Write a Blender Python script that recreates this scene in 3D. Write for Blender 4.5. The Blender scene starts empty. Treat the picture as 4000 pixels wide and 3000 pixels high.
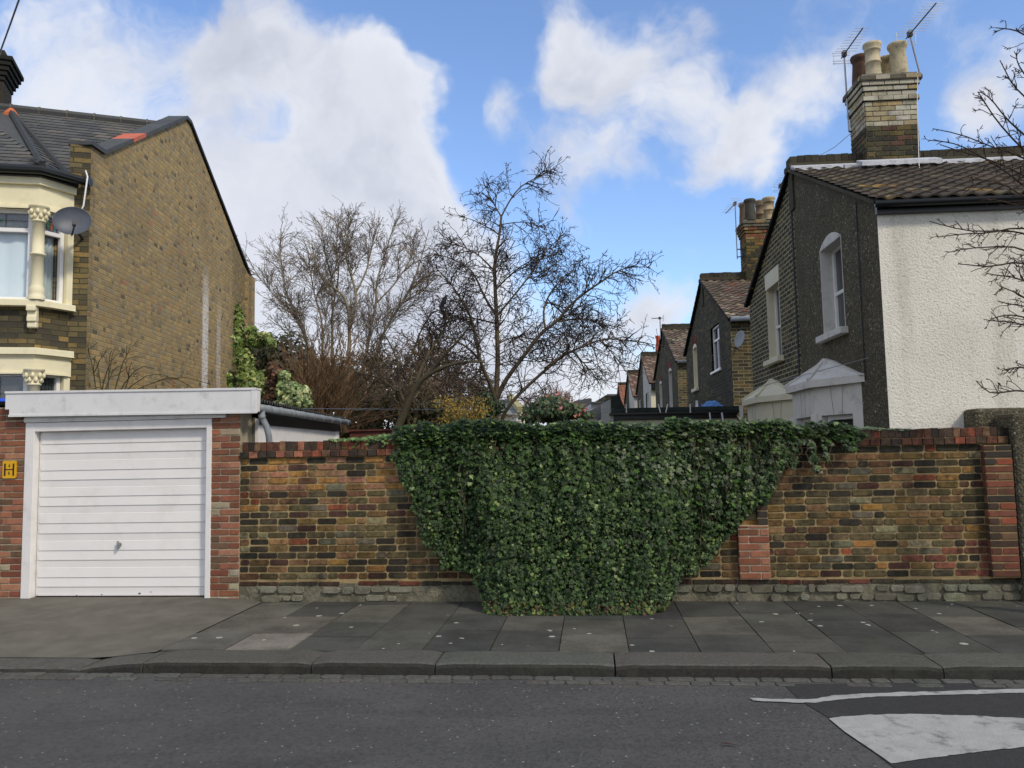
import bpy, bmesh, math, random
import numpy as np
from mathutils import Vector, Matrix
from mathutils import noise as mnoise

# ------------------------------------------------------------------ camera, world, sun
scene = bpy.context.scene
COL = scene.collection
F_PX = 3111.0; PITCH = math.atan(265 / F_PX); ROLL = math.radians(1.15); EYE = 1.63
cam_data = bpy.data.cameras.new("camera"); cam_data.sensor_width = 36.0
cam_data.lens = 36.0 * F_PX / 4000.0; cam_data.clip_start = 0.1; cam_data.clip_end = 3000
cam = bpy.data.objects.new("camera", cam_data); COL.objects.link(cam)
cam.matrix_world = (Matrix.Translation((0, 0, EYE)) @ Matrix.Rotation(math.radians(90) + PITCH, 4, 'X')
                    @ Matrix.Rotation(-ROLL, 4, 'Z'))
scene.camera = cam
scene.view_settings.view_transform = 'Standard'; scene.view_settings.look = 'None'
scene.view_settings.exposure = 0.0; scene.view_settings.gamma = 1.0
scene.cycles.max_bounces = 6; scene.cycles.transparent_max_bounces = 12

_R = cam.matrix_world.to_3x3()
CR = _R @ Vector((1, 0, 0)); CU = _R @ Vector((0, 1, 0)); CF = _R @ Vector((0, 0, -1)); CP = Vector((0, 0, EYE))
def ray(px, py): return CF + CR * ((px - 2000) / F_PX) - CU * ((py - 1500) / F_PX)
def hit(px, py, p0, n):
    d = ray(px, py); return CP + d * ((Vector(p0) - CP).dot(n) / d.dot(n))
def hz(px, py, z): return hit(px, py, (0, 0, z), Vector((0, 0, 1)))
def aty(px, py, y): return hit(px, py, (0, y, 0), Vector((0, 1, 0)))

DESAT = .04
def C(r, g, b, k=1.0):
    def f(c):
        c /= 255.0
        return c / 12.92 if c <= 0.04045 else ((c + 0.055) / 1.055) ** 2.4
    r, g, b = f(r), f(g), f(b); y = .3 * r + .55 * g + .15 * b; d = DESAT
    return tuple(min((c * (1 - d) + y * d) * k, .9) for c in (r, g, b))

SUN_DIR = Vector((0.62, -0.62, 0.75)).normalized()       # towards the sun: behind the camera, to the right
sun_el = math.asin(SUN_DIR.z); sun_az = math.atan2(SUN_DIR.x, SUN_DIR.y)
sl = bpy.data.lights.new("sun", 'SUN'); sl.energy = 2.3; sl.angle = math.radians(7); sl.color = (1, .90, .74)
so = bpy.data.objects.new("sun", sl); COL.objects.link(so)
so.rotation_euler = SUN_DIR.to_track_quat('Z', 'Y').to_euler()

world = bpy.data.worlds.new("World"); scene.world = world; world.use_nodes = True
class NT:
    def __init__(s, nt): s.nt = nt; s.nt.nodes.clear()
    def n(s, t, ins=None, **kw):
        nd = s.nt.nodes.new(t)
        for k, v in kw.items(): setattr(nd, k, v)
        for k, v in (ins or {}).items():
            sk = nd.inputs[k]
            if isinstance(v, bpy.types.NodeSocket): s.nt.links.new(v, sk)
            else:
                if isinstance(v, (tuple, list)) and len(v) == 3 and sk.type == 'RGBA': v = (*v, 1)
                sk.default_value = v
        return nd
    def m(s, op, a, b=None, c=None, clamp=False):
        ins = {0: a}
        if b is not None: ins[1] = b
        if c is not None: ins[2] = c
        return s.n('ShaderNodeMath', ins, operation=op, use_clamp=clamp).outputs[0]
    def mix(s, f, a, b, bt='MIX'):
        nd = s.n('ShaderNodeMix', None, data_type='RGBA', blend_type=bt, clamp_factor=True)
        for i, v in ((0, f), (6, a), (7, b)):
            sk = nd.inputs[i]
            if isinstance(v, bpy.types.NodeSocket): s.nt.links.new(v, sk)
            else: sk.default_value = (*v, 1) if isinstance(v, (tuple, list)) and len(v) == 3 else v
        return nd.outputs[2]
    def rng(s, v, a, b, c=0.0, d=1.0, it='SMOOTHSTEP'):
        return s.n('ShaderNodeMapRange', {0: v, 1: a, 2: b, 3: c, 4: d}, interpolation_type=it).outputs[0]
    def noise(s, vec, scale, detail=4, rough=.5, lac=2.0):
        return s.n('ShaderNodeTexNoise', {'Vector': vec, 'Scale': scale, 'Detail': detail, 'Roughness': rough, 'Lacunarity': lac})
    def ramp(s, f, stops, interp='LINEAR'):
        nd = s.n('ShaderNodeValToRGB', {0: f}); cr = nd.color_ramp; cr.interpolation = interp
        while len(cr.elements) < len(stops): cr.elements.new(.5)
        for e, (p, c) in zip(cr.elements, stops): e.position = p; e.color = (*c, 1)
        return nd.outputs[0]

def make_world():
    t = NT(world.node_tree)
    sky = t.n('ShaderNodeTexSky', sky_type='NISHITA', sun_disc=False, sun_elevation=sun_el, sun_rotation=sun_az,
              altitude=50, air_density=1.0, dust_density=0.6, ozone_density=2.5)
    skyc = t.mix(1.0, sky.outputs[0], (.20, .21, .232), 'MULTIPLY')
    d = t.n('ShaderNodeTexCoord').outputs['Generated']
    wn = t.noise(d, 3.2, 5, .55)
    off = t.n('ShaderNodeVectorMath', {0: wn.outputs['Color'], 1: (.5, .5, .5)}, operation='SUBTRACT').outputs[0]
    off = t.n('ShaderNodeVectorMath', {0: off, 3: .30}, operation='SCALE').outputs[0]
    dw = t.n('ShaderNodeVectorMath', {0: d, 1: off}, operation='ADD').outputs[0]
    # cloud banks, each a direction in the sky and an angular radius
    B = [(110,130,280,.45),(400,100,260,.5),(300,340,260,.5),(620,220,200,.5),(740,330,190,.6),(850,180,140,.62),(920,190,100,.6),(920,290,100,.45),
         (760,450,200,.75),(600,480,190,.7),(890,410,100,.5),(640,60,140,.4),(1270,110,150,.55),(1420,220,190,.8),(1580,260,150,.7),(1330,90,120,.35),
         (1290,360,120,.6),(1460,350,110,.55),(1230,60,90,.35),(1650,190,140,.6),(1780,160,110,.35),(1450,10,120,.4),(1800,10,120,.4),(1110,240,95,.72),(1700,330,80,.3),
         (2140,140,120,.75),(2020,20,100,.4),(2080,290,90,.5),(1500,530,80,.55),(1440,700,100,.5),(650,610,240,.8),(880,640,240,.75),
         (1000,560,150,.45),(1060,790,260,.85),(1300,860,200,.75),(650,800,280,.9),(1380,740,110,.55),(1230,470,90,.35),(1200,640,110,.35),
         (960,40,170,-.7),(1060,140,90,-.4),(1060,370,90,-.4),(20,20,60,-.8),(1940,100,70,-.3),(1900,250,80,-.4),(1550,470,110,-.4),(1680,560,140,-.5),(1380,600,110,-.35),(60,225,90,-.4),(560,280,110,-.45),(720,80,70,-.3),(330,200,90,-.3),(1320,470,70,-.2),(1150,30,90,-.3)]
    acc = None
    for x, y, r, w in B:
        c = ray(x * 1.8083, y * 1.8083).normalized()
        dist = t.n('ShaderNodeVectorMath', {0: dw, 1: tuple(c)}, operation='DISTANCE').outputs['Value']
        v = t.rng(dist, 0.0, r / 1720 * 1.35, w, 0.0)
        acc = v if acc is None else t.m('ADD', acc, v)
    fr = ray(2000, 1300).normalized()
    away = t.rng(t.n('ShaderNodeVectorMath', {0: d, 1: tuple(fr)}, operation='DISTANCE').outputs['Value'], .75, 1.1, 0, .85)  # unseen clouds outside the view, thickened to make the light more neutral
    fine = t.noise(dw, 6.0, 10, .60)
    acc = t.m('ADD', acc, away)
    acc = t.m('ADD', acc, t.m('MULTIPLY', t.m('SUBTRACT', fine.outputs[0], .5), 2.4))
    mask = t.rng(acc, .20, .95, 0, .96)
    thick = t.rng(acc, .6, 1.7, 0, 1)
    n2 = t.noise(dw, 4.5, 5, .55)
    sh = t.m('ADD', t.m('MULTIPLY', thick, .25), t.m('MULTIPLY', t.rng(n2.outputs[0], .38, .66), .7), clamp=True)
    cc = t.mix(sh, (.84, .865, .93), (.53, .555, .66))
    col = t.mix(mask, skyc, cc)
    bg = t.n('ShaderNodeBackground', {0: col, 1: 1.0})
    out = t.n('ShaderNodeOutputWorld'); t.nt.links.new(bg.outputs[0], out.inputs[0])
make_world()

# ------------------------------------------------------------------ materials
def newmat(name):
    m = bpy.data.materials.new(name); m.use_nodes = True
    t = NT(m.node_tree); return m, t
def finish(t, color, rough=.8, bump=None, bstr=.5, bdist=.01, spec=.35, metal=0.0, extra=None):
    ins = {'Base Color': color, 'Roughness': rough, 'Metallic': metal, 'Specular IOR Level': spec}
    if bump is not None:
        ins['Normal'] = t.n('ShaderNodeBump', {'Height': bump, 'Strength': bstr, 'Distance': bdist}).outputs[0]
    ins.update(extra or {})
    p = t.n('ShaderNodeBsdfPrincipled', ins)
    o = t.n('ShaderNodeOutputMaterial'); t.nt.links.new(p.outputs[0], o.inputs[0])
def plain(name, col, rough=.7, var=.12, scale=6, bscale=60, bstr=.25, bdist=.004, dirt=None, dscale=2.0, damt=.5, spec=.35, metal=0.0):
    m, t = newmat(name)
    P = t.n('ShaderNodeNewGeometry').outputs['Position']
    n = t.noise(P, scale, 5, .6).outputs[0]
    c = t.mix(t.m('MULTIPLY', t.rng(n, .3, .7), 1.0), tuple(x * (1 - var) for x in col), tuple(min(1, x * (1 + var)) for x in col))
    if dirt:
        nd = t.noise(P, dscale, 7, .68).outputs[0]
        c = t.mix(t.m('MULTIPLY', t.rng(nd, .5, .75), damt), c, dirt)
    b = t.noise(P, bscale, 4, .6).outputs[0]
    finish(t, c, rough, b, bstr, bdist, spec, metal); return m
def attr(name, rough=.85, var=.25, scale=25, blot=None, bscale2=5, bamt=.5, bumps=120, bstr=.5, bdist=.004, spec=.25, lichen=None, lamt=.4, lscale=9, lth=.66, stain=0, spots=0):
    m, t = newmat(name)
    P = t.n('ShaderNodeNewGeometry').outputs['Position']
    a = t.n('ShaderNodeAttribute', attribute_name='Col').outputs['Color']
    n = t.noise(P, scale, 6, .65).outputs[0]
    f = t.m('ADD', t.m('MULTIPLY', t.m('SUBTRACT', n, .5), var * 4), 1.0)
    c = t.mix(1.0, a, t.n('ShaderNodeCombineXYZ', {0: f, 1: f, 2: f}).outputs[0], 'MULTIPLY')
    if blot:
        n2 = t.noise(P, bscale2, 6, .7).outputs[0]
        c = t.mix(t.m('MULTIPLY', t.rng(n2, .48, .68), bamt), c, blot)
    if stain:
        sv = t.n('ShaderNodeVectorMath', {0: P, 1: (1, 1, .45)}, operation='MULTIPLY').outputs[0]
        ns_ = t.noise(sv, 1.6, 8, .7).outputs[0]
        k_ = t.rng(ns_, .36, .62, 1 - stain, 1.12)
        c = t.mix(1.0, c, t.n('ShaderNodeCombineXYZ', {0: k_, 1: k_, 2: k_}).outputs[0], 'MULTIPLY')
    if lichen:
        n3 = t.noise(P, lscale, 5, .6).outputs[0]
        c = t.mix(t.m('MULTIPLY', t.rng(n3, lth, lth + .05), lamt), c, lichen)
    if spots:
        pw = t.n('ShaderNodeVectorMath', {0: t.noise(P, 30, 3, .6).outputs['Color'], 3: .035}, operation='SCALE').outputs[0]
        vv = t.n('ShaderNodeTexVoronoi', {'Vector': t.n('ShaderNodeVectorMath', {0: P, 1: pw}, operation='ADD').outputs[0], 'Scale': spots})
        sc3 = t.n('ShaderNodeSeparateColor', {0: vv.outputs['Color']}); rad_ = t.m('MULTIPLY', sc3.outputs[1], .30)
        big_ = t.rng(t.noise(P, .9, 3, .5).outputs[0], .45, .6)
        k_ = t.m('MULTIPLY', t.m('LESS_THAN', vv.outputs['Distance'], rad_), t.m('GREATER_THAN', t.m('ADD', sc3.outputs[0], t.m('MULTIPLY', big_, .25)), .95))
        c = t.mix(t.m('MULTIPLY', k_, .75), c, C(160, 164, 152, K))
    b = t.noise(P, bumps, 5, .7).outputs[0]
    finish(t, c, rough, b, bstr, bdist, spec); return m
def brickmat(name, stops, mortar, bw=.235, bh=.0765, mj=.011, soot=None, samt=.6, sscale=1.2, stains=None, bstr=.8, flem=False, var=.9, streak=0):
    m, t = newmat(name)
    uv = t.n('ShaderNodeUVMap', uv_map='UV').outputs[0]
    P = t.n('ShaderNodeNewGeometry').outputs['Position']
    wob = t.noise(P, 9, 2, .5).outputs['Color']
    wv = t.n('ShaderNodeVectorMath', {0: t.n('ShaderNodeVectorMath', {0: wob, 1: (.5, .5, .5)}, operation='SUBTRACT').outputs[0], 3: .02}, operation='SCALE').outputs[0]
    uv2 = t.n('ShaderNodeVectorMath', {0: uv, 1: wv}, operation='ADD').outputs[0]
    sp = t.n('ShaderNodeSeparateXYZ', {0: uv2})
    u, v = sp.outputs[0], sp.outputs[1]
    r = t.m('DIVIDE', v, bh); row = t.m('FLOOR', r); fr = t.m('FRACT', r)
    par = t.m('MODULO', t.m('ABSOLUTE', row), 2.0)
    uu = t.m('ADD', t.m('DIVIDE', u, bw), t.m('MULTIPLY', par, .5 if not flem else .75))
    cellf = t.m('FRACT', uu); cell = t.m('FLOOR', uu)
    if flem:   # stretcher + header in each 1.5 unit
        head = t.m('GREATER_THAN', cellf, .66)
        lo = t.m('MULTIPLY', head, .66); wd = t.m('ADD', .66, t.m('MULTIPLY', head, -.32))
        cf = t.m('DIVIDE', t.m('SUBTRACT', cellf, lo), wd)
        wm = t.m('MULTIPLY', wd, bw)
        cell = t.m('ADD', t.m('MULTIPLY', cell, 2), head)
    else: cf = cellf; wm = bw
    ex = t.m('MULTIPLY', t.m('MINIMUM', cf, t.m('SUBTRACT', 1.0, cf)), wm)
    ey = t.m('MULTIPLY', t.m('MINIMUM', fr, t.m('SUBTRACT', 1.0, fr)), bh)
    edge = t.m('MINIMUM', ex, ey)
    bm = t.rng(edge, mj * .35, mj * .9)
    wnz = t.n('ShaderNodeTexWhiteNoise', {'Vector': t.n('ShaderNodeCombineXYZ', {0: cell, 1: row, 2: 3.7}).outputs[0]}, noise_dimensions='3D').outputs[0]
    bc = t.ramp(wnz, stops, 'CONSTANT')
    n = t.noise(P, 30, 6, .7).outputs[0]
    f = t.m('ADD', t.m('MULTIPLY', t.m('SUBTRACT', n, .5), var), 1.0)
    bc = t.mix(1.0, bc, t.n('ShaderNodeCombineXYZ', {0: f, 1: f, 2: f}).outputs[0], 'MULTIPLY')
    c = t.mix(bm, mortar, bc)
    if soot:
        nn = t.noise(P, sscale, 6, .65).outputs[0]
        c = t.mix(t.m('MULTIPLY', t.rng(nn, .42, .66), samt), c, soot)
    if stains:
        for (u0, u1, v0, v1, colr, amt) in stains:
            cx = (u0 + u1) / 2; hw = (u1 - u0) / 2
            a = t.rng(t.m('ABSOLUTE', t.m('SUBTRACT', u, cx)), hw * .5, hw, 1, 0)
            b_ = t.m('MULTIPLY', t.rng(v, v0, v0 + .3), t.rng(v, v1 - 1.2, v1, 1, 0))
            k = t.m('MULTIPLY', t.m('MULTIPLY', a, b_), t.rng(t.noise(P, 12, 5, .7).outputs[0], .3, .55))
            c = t.mix(t.m('MULTIPLY', k, amt), c, colr)
    h = t.m('ADD', bm, t.m('MULTIPLY', n, .5))
    finish(t, c, .9, h, bstr, .008, .2); return m

# ------------------------------------------------------------------ mesh helpers
MW = {}
def lk(o, parent=None, mw=None, **props):
    COL.objects.link(o)
    if parent is not None: o.parent = parent; MW[o.name] = MW[parent.name]
    else: MW[o.name] = mw
    for k, v in props.items():
        if v: o[k] = v
    return o
def thing(name, label, cat, loc, M=None, group=None):
    o = bpy.data.objects.new(name, None); o.empty_display_size = .2
    R = (M.to_3x3().to_4x4() if M is not None else Matrix())
    mw = Matrix.Translation(Vector(loc)) @ R
    o.matrix_world = mw
    return lk(o, None, mw, label=label, category=cat, group=group)
class MB:
    def __init__(s): s.v = []; s.f = []; s.c = []
    def add(s, vs, fs, col=(1, 1, 1), M=None):
        b = len(s.v)
        if M is not None: s.v.extend([M @ Vector(p) for p in vs])
        else: s.v.extend(vs)
        for f in fs: s.f.append([b + i for i in f]); s.c.append(col)
    def box(s, M, a0, a1, b0, b1, z0, z1, col=(1, 1, 1), jit=0, rnd=None):
        vs = [(a, b, z) for z in (z0, z1) for b in (b0, b1) for a in (a0, a1)]
        if jit: vs = [tuple(c + rnd.uniform(-jit, jit) for c in p) for p in vs]
        s.add(vs, [(0, 2, 3, 1), (4, 5, 7, 6), (0, 1, 5, 4), (2, 6, 7, 3), (0, 4, 6, 2), (1, 3, 7, 5)], col, M)
    def prism(s, M, pts, b0, b1, col=(1, 1, 1)):      # polygon in (a,z), extruded along b
        n = len(pts)
        vs = [(a, b0, z) for a, z in pts] + [(a, b1, z) for a, z in pts]
        fs = [list(range(n)), list(range(2 * n - 1, n - 1, -1))] + [(i, (i + 1) % n, n + (i + 1) % n, n + i) for i in range(n)]
        s.add(vs, fs, col, M)
    def zprism(s, pts, z0, z1, M=None, col=(1, 1, 1)):  # polygon in (x,y), extruded along z
        n = len(pts)
        vs = [(x, y, z0) for x, y in pts] + [(x, y, z1) for x, y in pts]
        fs = [list(range(n - 1, -1, -1)), list(range(n, 2 * n))] + [(i, (i + 1) % n, n + (i + 1) % n, n + i) for i in range(n)]
        s.add(vs, fs, col, M)
    def tube(s, pts, r0, r1=None, sides=6, col=(1, 1, 1), cap=True, prof=None):
        pts = [Vector(p) for p in pts]; n = len(pts); r1 = r0 if r1 is None else r1
        b = len(s.v); up = None
        for i, p in enumerate(pts):
            d = (pts[min(i + 1, n - 1)] - pts[max(i - 1, 0)])
            if d.length < 1e-9: d = Vector((0, 0, 1))
            d.normalize()
            if up is None: up = d.orthogonal().normalized()
            else:
                up = up - d * up.dot(d)
                up = up.normalized() if up.length > 1e-6 else d.orthogonal().normalized()
            q = d.cross(up); r = prof[i] if prof else r0 + (r1 - r0) * i / max(1, n - 1)
            for k in range(sides):
                a = 2 * math.pi * k / sides
                s.v.append(p + up * (math.cos(a) * r) + q * (math.sin(a) * r))
        for i in range(n - 1):
            for k in range(sides):
                k2 = (k + 1) % sides
                s.f.append([b + i * sides + k, b + i * sides + k2, b + (i + 1) * sides + k2, b + (i + 1) * sides + k]); s.c.append(col)
        if cap:
            s.f.append([b + k for k in range(sides)][::-1]); s.c.append(col)
            s.f.append([b + (n - 1) * sides + k for k in range(sides)]); s.c.append(col)
    def lathe(s, cen, prof, sides=20, col=(1, 1, 1), axis=None, cols=None):   # prof: (r, z)
        q = Matrix() if axis is None else Vector(axis).to_track_quat('Z', 'Y').to_matrix().to_4x4()
        M = Matrix.Translation(Vector(cen)) @ q
        b = len(s.v)
        for r, z in prof:
            for k in range(sides):
                a = 2 * math.pi * k / sides; s.v.append(M @ Vector((r * math.cos(a), r * math.sin(a), z)))
        for i in range(len(prof) - 1):
            for k in range(sides):
                k2 = (k + 1) % sides
                s.f.append([b + i * sides + k, b + i * sides + k2, b + (i + 1) * sides + k2, b + (i + 1) * sides + k])
                s.c.append(cols[i] if cols else col)
    def build(s, name, mat, parent=None, base=None, M=None, smooth=False, bevel=0, kind=None, label=None, cat=None, group=None):
        if parent is not None: mw = MW[parent.name]
        else:
            R = (M.to_3x3().to_4x4() if M is not None else Matrix())
            mw = Matrix.Translation(Vector(base if base is not None else (0, 0, 0))) @ R
        V = np.array([tuple(p) for p in s.v], dtype=np.float64)
        cs = np.array(s.c, dtype=np.float32).reshape(-1, 3)
        cnt = [len(f) for f in s.f]
        return nbuild(name, mat, V, s.f, cs, cnt, mw, parent, smooth, bevel, kind, label, cat, group)
def nbuild(name, mat, V, faces, cs, cnt, mw, parent=None, smooth=False, bevel=0, kind=None, label=None, cat=None, group=None):
    inv = np.array(mw.inverted()); L = V @ inv[:3, :3].T + inv[:3, 3]
    me = bpy.data.meshes.new(name)
    me.from_pydata(L.tolist(), [], faces); me.validate(); me.update()
    me.materials.append(mat)
    # uv in metres on the world surface
    nl = len(me.loops)
    li = np.empty(nl, dtype=np.int32); me.loops.foreach_get('vertex_index', li)
    npoly = len(me.polygons); ls = np.empty(npoly, dtype=np.int32); me.polygons.foreach_get('loop_total', ls)
    pn = np.empty(npoly * 3, dtype=np.float32); me.polygons.foreach_get('normal', pn); pn = pn.reshape(-1, 3)
    R = np.array(mw)[:3, :3]; wn = pn @ R.T
    tt = np.stack([-wn[:, 1], wn[:, 0], np.zeros(npoly)], 1); ln = np.linalg.norm(tt, axis=1)
    flat = ln < .15
    tt[flat] = (1, 0, 0); ln[flat] = 1; tt /= ln[:, None]
    sg = np.where(np.abs(tt[:, 0]) > .5, np.sign(tt[:, 0]), np.sign(tt[:, 1])); sg[sg == 0] = 1; tt *= sg[:, None]
    bb = np.cross(wn, tt); bb[bb[:, 2] < 0] *= -1; bb[flat] = (0, 1, 0)
    rep = np.repeat(np.arange(npoly), ls)
    W = L @ np.array(mw)[:3, :3].T + np.array(mw)[:3, 3]
    lw = W[li] if len(W) == len(me.vertices) else np.zeros((nl, 3))
    uv = np.stack([(lw * tt[rep]).sum(1), (lw * bb[rep]).sum(1)], 1)
    ul = me.uv_layers.new(name='UV'); ul.data.foreach_set('uv', uv.astype(np.float32).ravel())
    if cs is not None and len(cs) == npoly:
        ca = me.color_attributes.new('Col', 'FLOAT_COLOR', 'CORNER')
        cl = np.concatenate([cs[rep], np.ones((nl, 1), dtype=np.float32)], 1)
        ca.data.foreach_set('color', cl.astype(np.float32).ravel())
    if smooth: me.polygons.foreach_set('use_smooth', [True] * npoly)
    o = bpy.data.objects.new(name, me)
    if parent is None: o.matrix_world = mw
    lk(o, parent, mw, label=label, category=cat, group=group, kind=kind)
    if bevel:
        b = o.modifiers.new('bevel', 'BEVEL'); b.width = bevel; b.segments = 2; b.limit_method = 'ANGLE'; b.angle_limit = .6
    return o
def jc(rnd, col, v=.12, h=.04):
    k = 1 + rnd.uniform(-v, v)
    return tuple(max(.003, c * k * (1 + rnd.uniform(-h, h))) for c in col)
def pick(rnd, pal):
    x = rnd.random() * sum(w for w, _ in pal)
    for w, c in pal:
        x -= w
        if x <= 0: return c
    return pal[-1][1]
def brick(mb, M, a0, a1, z0, z1, d, col, rnd, back=0.0, j=.003, ch=.007):
    """one worn brick face: rounded front ring proud of the mortar by d (towards -b)"""
    a0 += rnd.uniform(-j, j); a1 += rnd.uniform(-j, j); z0 += rnd.uniform(-j, j) * .6; z1 += rnd.uniform(-j, j) * .6
    c = min(ch, (a1 - a0) * .2, (z1 - z0) * .25)
    def ring(i, b, jj):
        A0, A1, Z0, Z1 = a0 + i, a1 - i, z0 + i, z1 - i
        return [(x + rnd.uniform(-jj, jj), b + rnd.uniform(-jj, jj) * .4, z + rnd.uniform(-jj, jj)) for x, z in
                ((A0 + c, Z0), (A1 - c, Z0), (A1, Z0 + c), (A1, Z1 - c), (A1 - c, Z1), (A0 + c, Z1), (A0, Z1 - c), (A0, Z0 + c))]
    vs = ring(0, back + .002, 0) + ring(0, back - d * .6, .0015) + ring(.005, back - d, .001)
    fs = [(i, (i + 1) % 8, 8 + (i + 1) % 8, 8 + i) for i in range(8)] + [(8 + i, 8 + (i + 1) % 8, 16 + (i + 1) % 8, 16 + i) for i in range(8)] + [tuple(range(16, 24))]
    mb.add(vs, fs, col, M)
def frame(origin, ux, uy=None):
    ux = Vector(ux).normalized(); uz = Vector((0, 0, 1)); uy = uz.cross(ux) if uy is None else Vector(uy).normalized()
    M = Matrix.Identity(4)
    for i in range(3): M[i][0] = ux[i]; M[i][1] = uy[i]; M[i][2] = uz[i]; M[i][3] = Vector(origin)[i]
    return M
def panel(mb, M, z0, top, holes=(), col=(1, 1, 1), b=0.0):
    """wall face at b, from z0 up to the polyline top [(a,z)...], with rectangular holes"""
    def zt(a):
        for (x0, y0), (x1, y1) in zip(top, top[1:]):
            if x0 - 1e-9 <= a <= x1 + 1e-9: return y0 + (y1 - y0) * ((a - x0) / (x1 - x0) if x1 > x0 else 0)
        return top[-1][1]
    cuts = sorted(set([round(p[0], 5) for p in top] + [round(x, 5) for h in holes for x in h[:2]]))
    for c0, c1 in zip(cuts, cuts[1:]):
        mid = (c0 + c1) / 2
        hs = sorted([(h[2], h[3]) for h in holes if h[0] < mid < h[1]])
        z = z0
        for h0, h1 in hs:
            if h0 > z: mb.add([(c0, b, z), (c1, b, z), (c1, b, h0), (c0, b, h0)], [(0, 1, 2, 3)], col, M)
            z = h1
        mb.add([(c0, b, z), (c1, b, z), (c1, b, zt(c1 - 1e-7)), (c0, b, zt(c0 + 1e-7))], [(0, 1, 2, 3)], col, M)
def window(parent, M, a0, a1, z0, z1, depth, fmat, pmat, rmat=None, smat=None, sill=.06, fw=.05, transom=None, mullion=None, arch=0, archmat=None, curtain=None, sash=False, sillout=.08, sillover=.08):
    """window part (frame mesh) with sub-parts reveal, sill, pane, curtain"""
    f = MB()
    f.box(M, a0, a0 + fw, depth, depth + .06, z0, z1); f.box(M, a1 - fw, a1, depth, depth + .06, z0, z1)
    f.box(M, a0 + fw, a1 - fw, depth, depth + .06, z0, z0 + fw); f.box(M, a0 + fw, a1 - fw, depth, depth + .06, z1 - fw, z1)
    if transom is not None: f.box(M, a0 + fw, a1 - fw, depth - .01 * sash, depth + .055, transom - fw * .5, transom + fw * .5)
    if mullion is not None:
        zz = (transom - fw * .5) if transom is not None else z1 - fw
        f.box(M, mullion - fw * .4, mullion + fw * .4, depth + .002, depth + .055, z0 + fw, zz)
    w = f.build('window', fmat, parent, bevel=.004)
    g = MB(); g.add([(a0 + fw * .5, depth + .035, z0 + fw * .5), (a1 - fw * .5, depth + .035, z0 + fw * .5), (a1 - fw * .5, depth + .035, z1 - fw * .5), (a0 + fw * .5, depth + .035, z1 - fw * .5)], [(0, 1, 2, 3)], M=M)
    g.build('pane', pmat, w)
    if rmat:
        r = MB()
        r.box(M, a0 - .004, a0 + .012, -.004, depth, z0, z1); r.box(M, a1 - .012, a1 + .004, -.004, depth, z0, z1)
        r.box(M, a0 + .012, a1 - .012, -.004, depth, z1 - .012, z1 + .004)
        if arch:
            n = 8; pts = [(a0, z1 + .001)] + [(a0 + (a1 - a0) * i / n, z1 + arch * (1 - (2 * i / n - 1) ** 2)) for i in range(1, n)] + [(a1, z1 + .001)]
            r.prism(M, pts, -.006, depth * .6)
        r.build('reveal', rmat, w)
    if sill:
        s = MB(); s.box(M, a0 - sillover, a1 + sillover, -sillout, depth, z0 - sill - .03, z0 - .002)
        s.build('sill', smat or rmat or fmat, w, bevel=.008)
    if archmat:
        q = MB(); n = 7; am = (a0 + a1) / 2; R = .9
        for i in range(n):
            x0 = a0 - .05 + (a1 - a0 + .1) * i / n; x1 = a0 - .05 + (a1 - a0 + .1) * (i + 1) / n
            k = lambda x: arch * (1 - ((2 * (x - a0) / (a1 - a0)) - 1) ** 2) if a0 <= x <= a1 else 0
            q.prism(M, [(x0 + .004, z1 + k(x0) + .008), (x1 - .004, z1 + k(x1) + .008), (x1 - .004 + (x1 - am) * .2, z1 + k(x1) + .23), (x0 + .004 + (x0 - am) * .2, z1 + k(x0) + .23)], -.008, .05, C(120, 55, 45))
        q.build('brick_arch', archmat, w)
    if curtain:
        c = MB(); n = 24; vs = []; 
        for i in range(n + 1):
            a = a0 + (a1 - a0) * i / n; b = depth + .12 + .025 * math.sin(i * 1.9) ; vs += [(a, b, z0), (a, b, z1)]
        c.add(vs, [(2 * i, 2 * i + 2, 2 * i + 3, 2 * i + 1) for i in range(n)], M=M)
        c.build('curtain', curtain, w, smooth=True)
    return w

# ------------------------------------------------------------------ shared materials
K = 1.25
M_asphalt, t = newmat('asphalt')
P = t.n('ShaderNodeNewGeometry').outputs['Position']
big = t.noise(P, .9, 6, .6).outputs[0]; st = t.n('ShaderNodeVectorMath', {0: P, 1: (.5, 2.2, 1)}, operation='MULTIPLY').outputs[0]
tyre = t.noise(st, 1.3, 4, .6).outputs[0]; fine = t.noise(P, 140, 3, .6).outputs[0]
c = t.mix(t.rng(big, .3, .7), C(59, 59, 59, K), C(73, 72, 71, K))
c = t.mix(t.m('MULTIPLY', t.rng(tyre, .5, .7), .6), c, C(50, 50, 50, K))
mid = t.noise(P, 22, 5, .75).outputs[0]; c = t.mix(t.rng(mid, .3, .7, 0, .35), c, C(88, 87, 85, K))
vor = t.n('ShaderNodeTexVoronoi', {'Vector': P, 'Scale': 48.0})
sel = t.n('ShaderNodeSeparateColor', {0: vor.outputs['Color']}).outputs[0]
spk = t.m('MULTIPLY', t.m('GREATER_THAN', sel, .975), t.rng(vor.outputs['Distance'], .15, .4, 1, 0))
dk = t.m('MULTIPLY', t.m('LESS_THAN', sel, .25), .35)
c = t.mix(dk, c, C(45, 46, 48, K)); c = t.mix(t.m('MULTIPLY', spk, .7), c, C(165, 165, 160, K))
finish(t, c, .85, t.m('ADD', fine, vor.outputs['Distance']), .8, .006, .3)
M_hump = plain('hump_asphalt', C(46, 46, 47, K), .85, .22, 60, 160, .9, .006, C(75, 75, 75, K), 3, .35)
M_paint = plain('road_paint', C(162, 163, 160, .95), .8, .08, 9, 60, .7, .006, C(84, 84, 82, 1.1), 7, .95)
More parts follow.
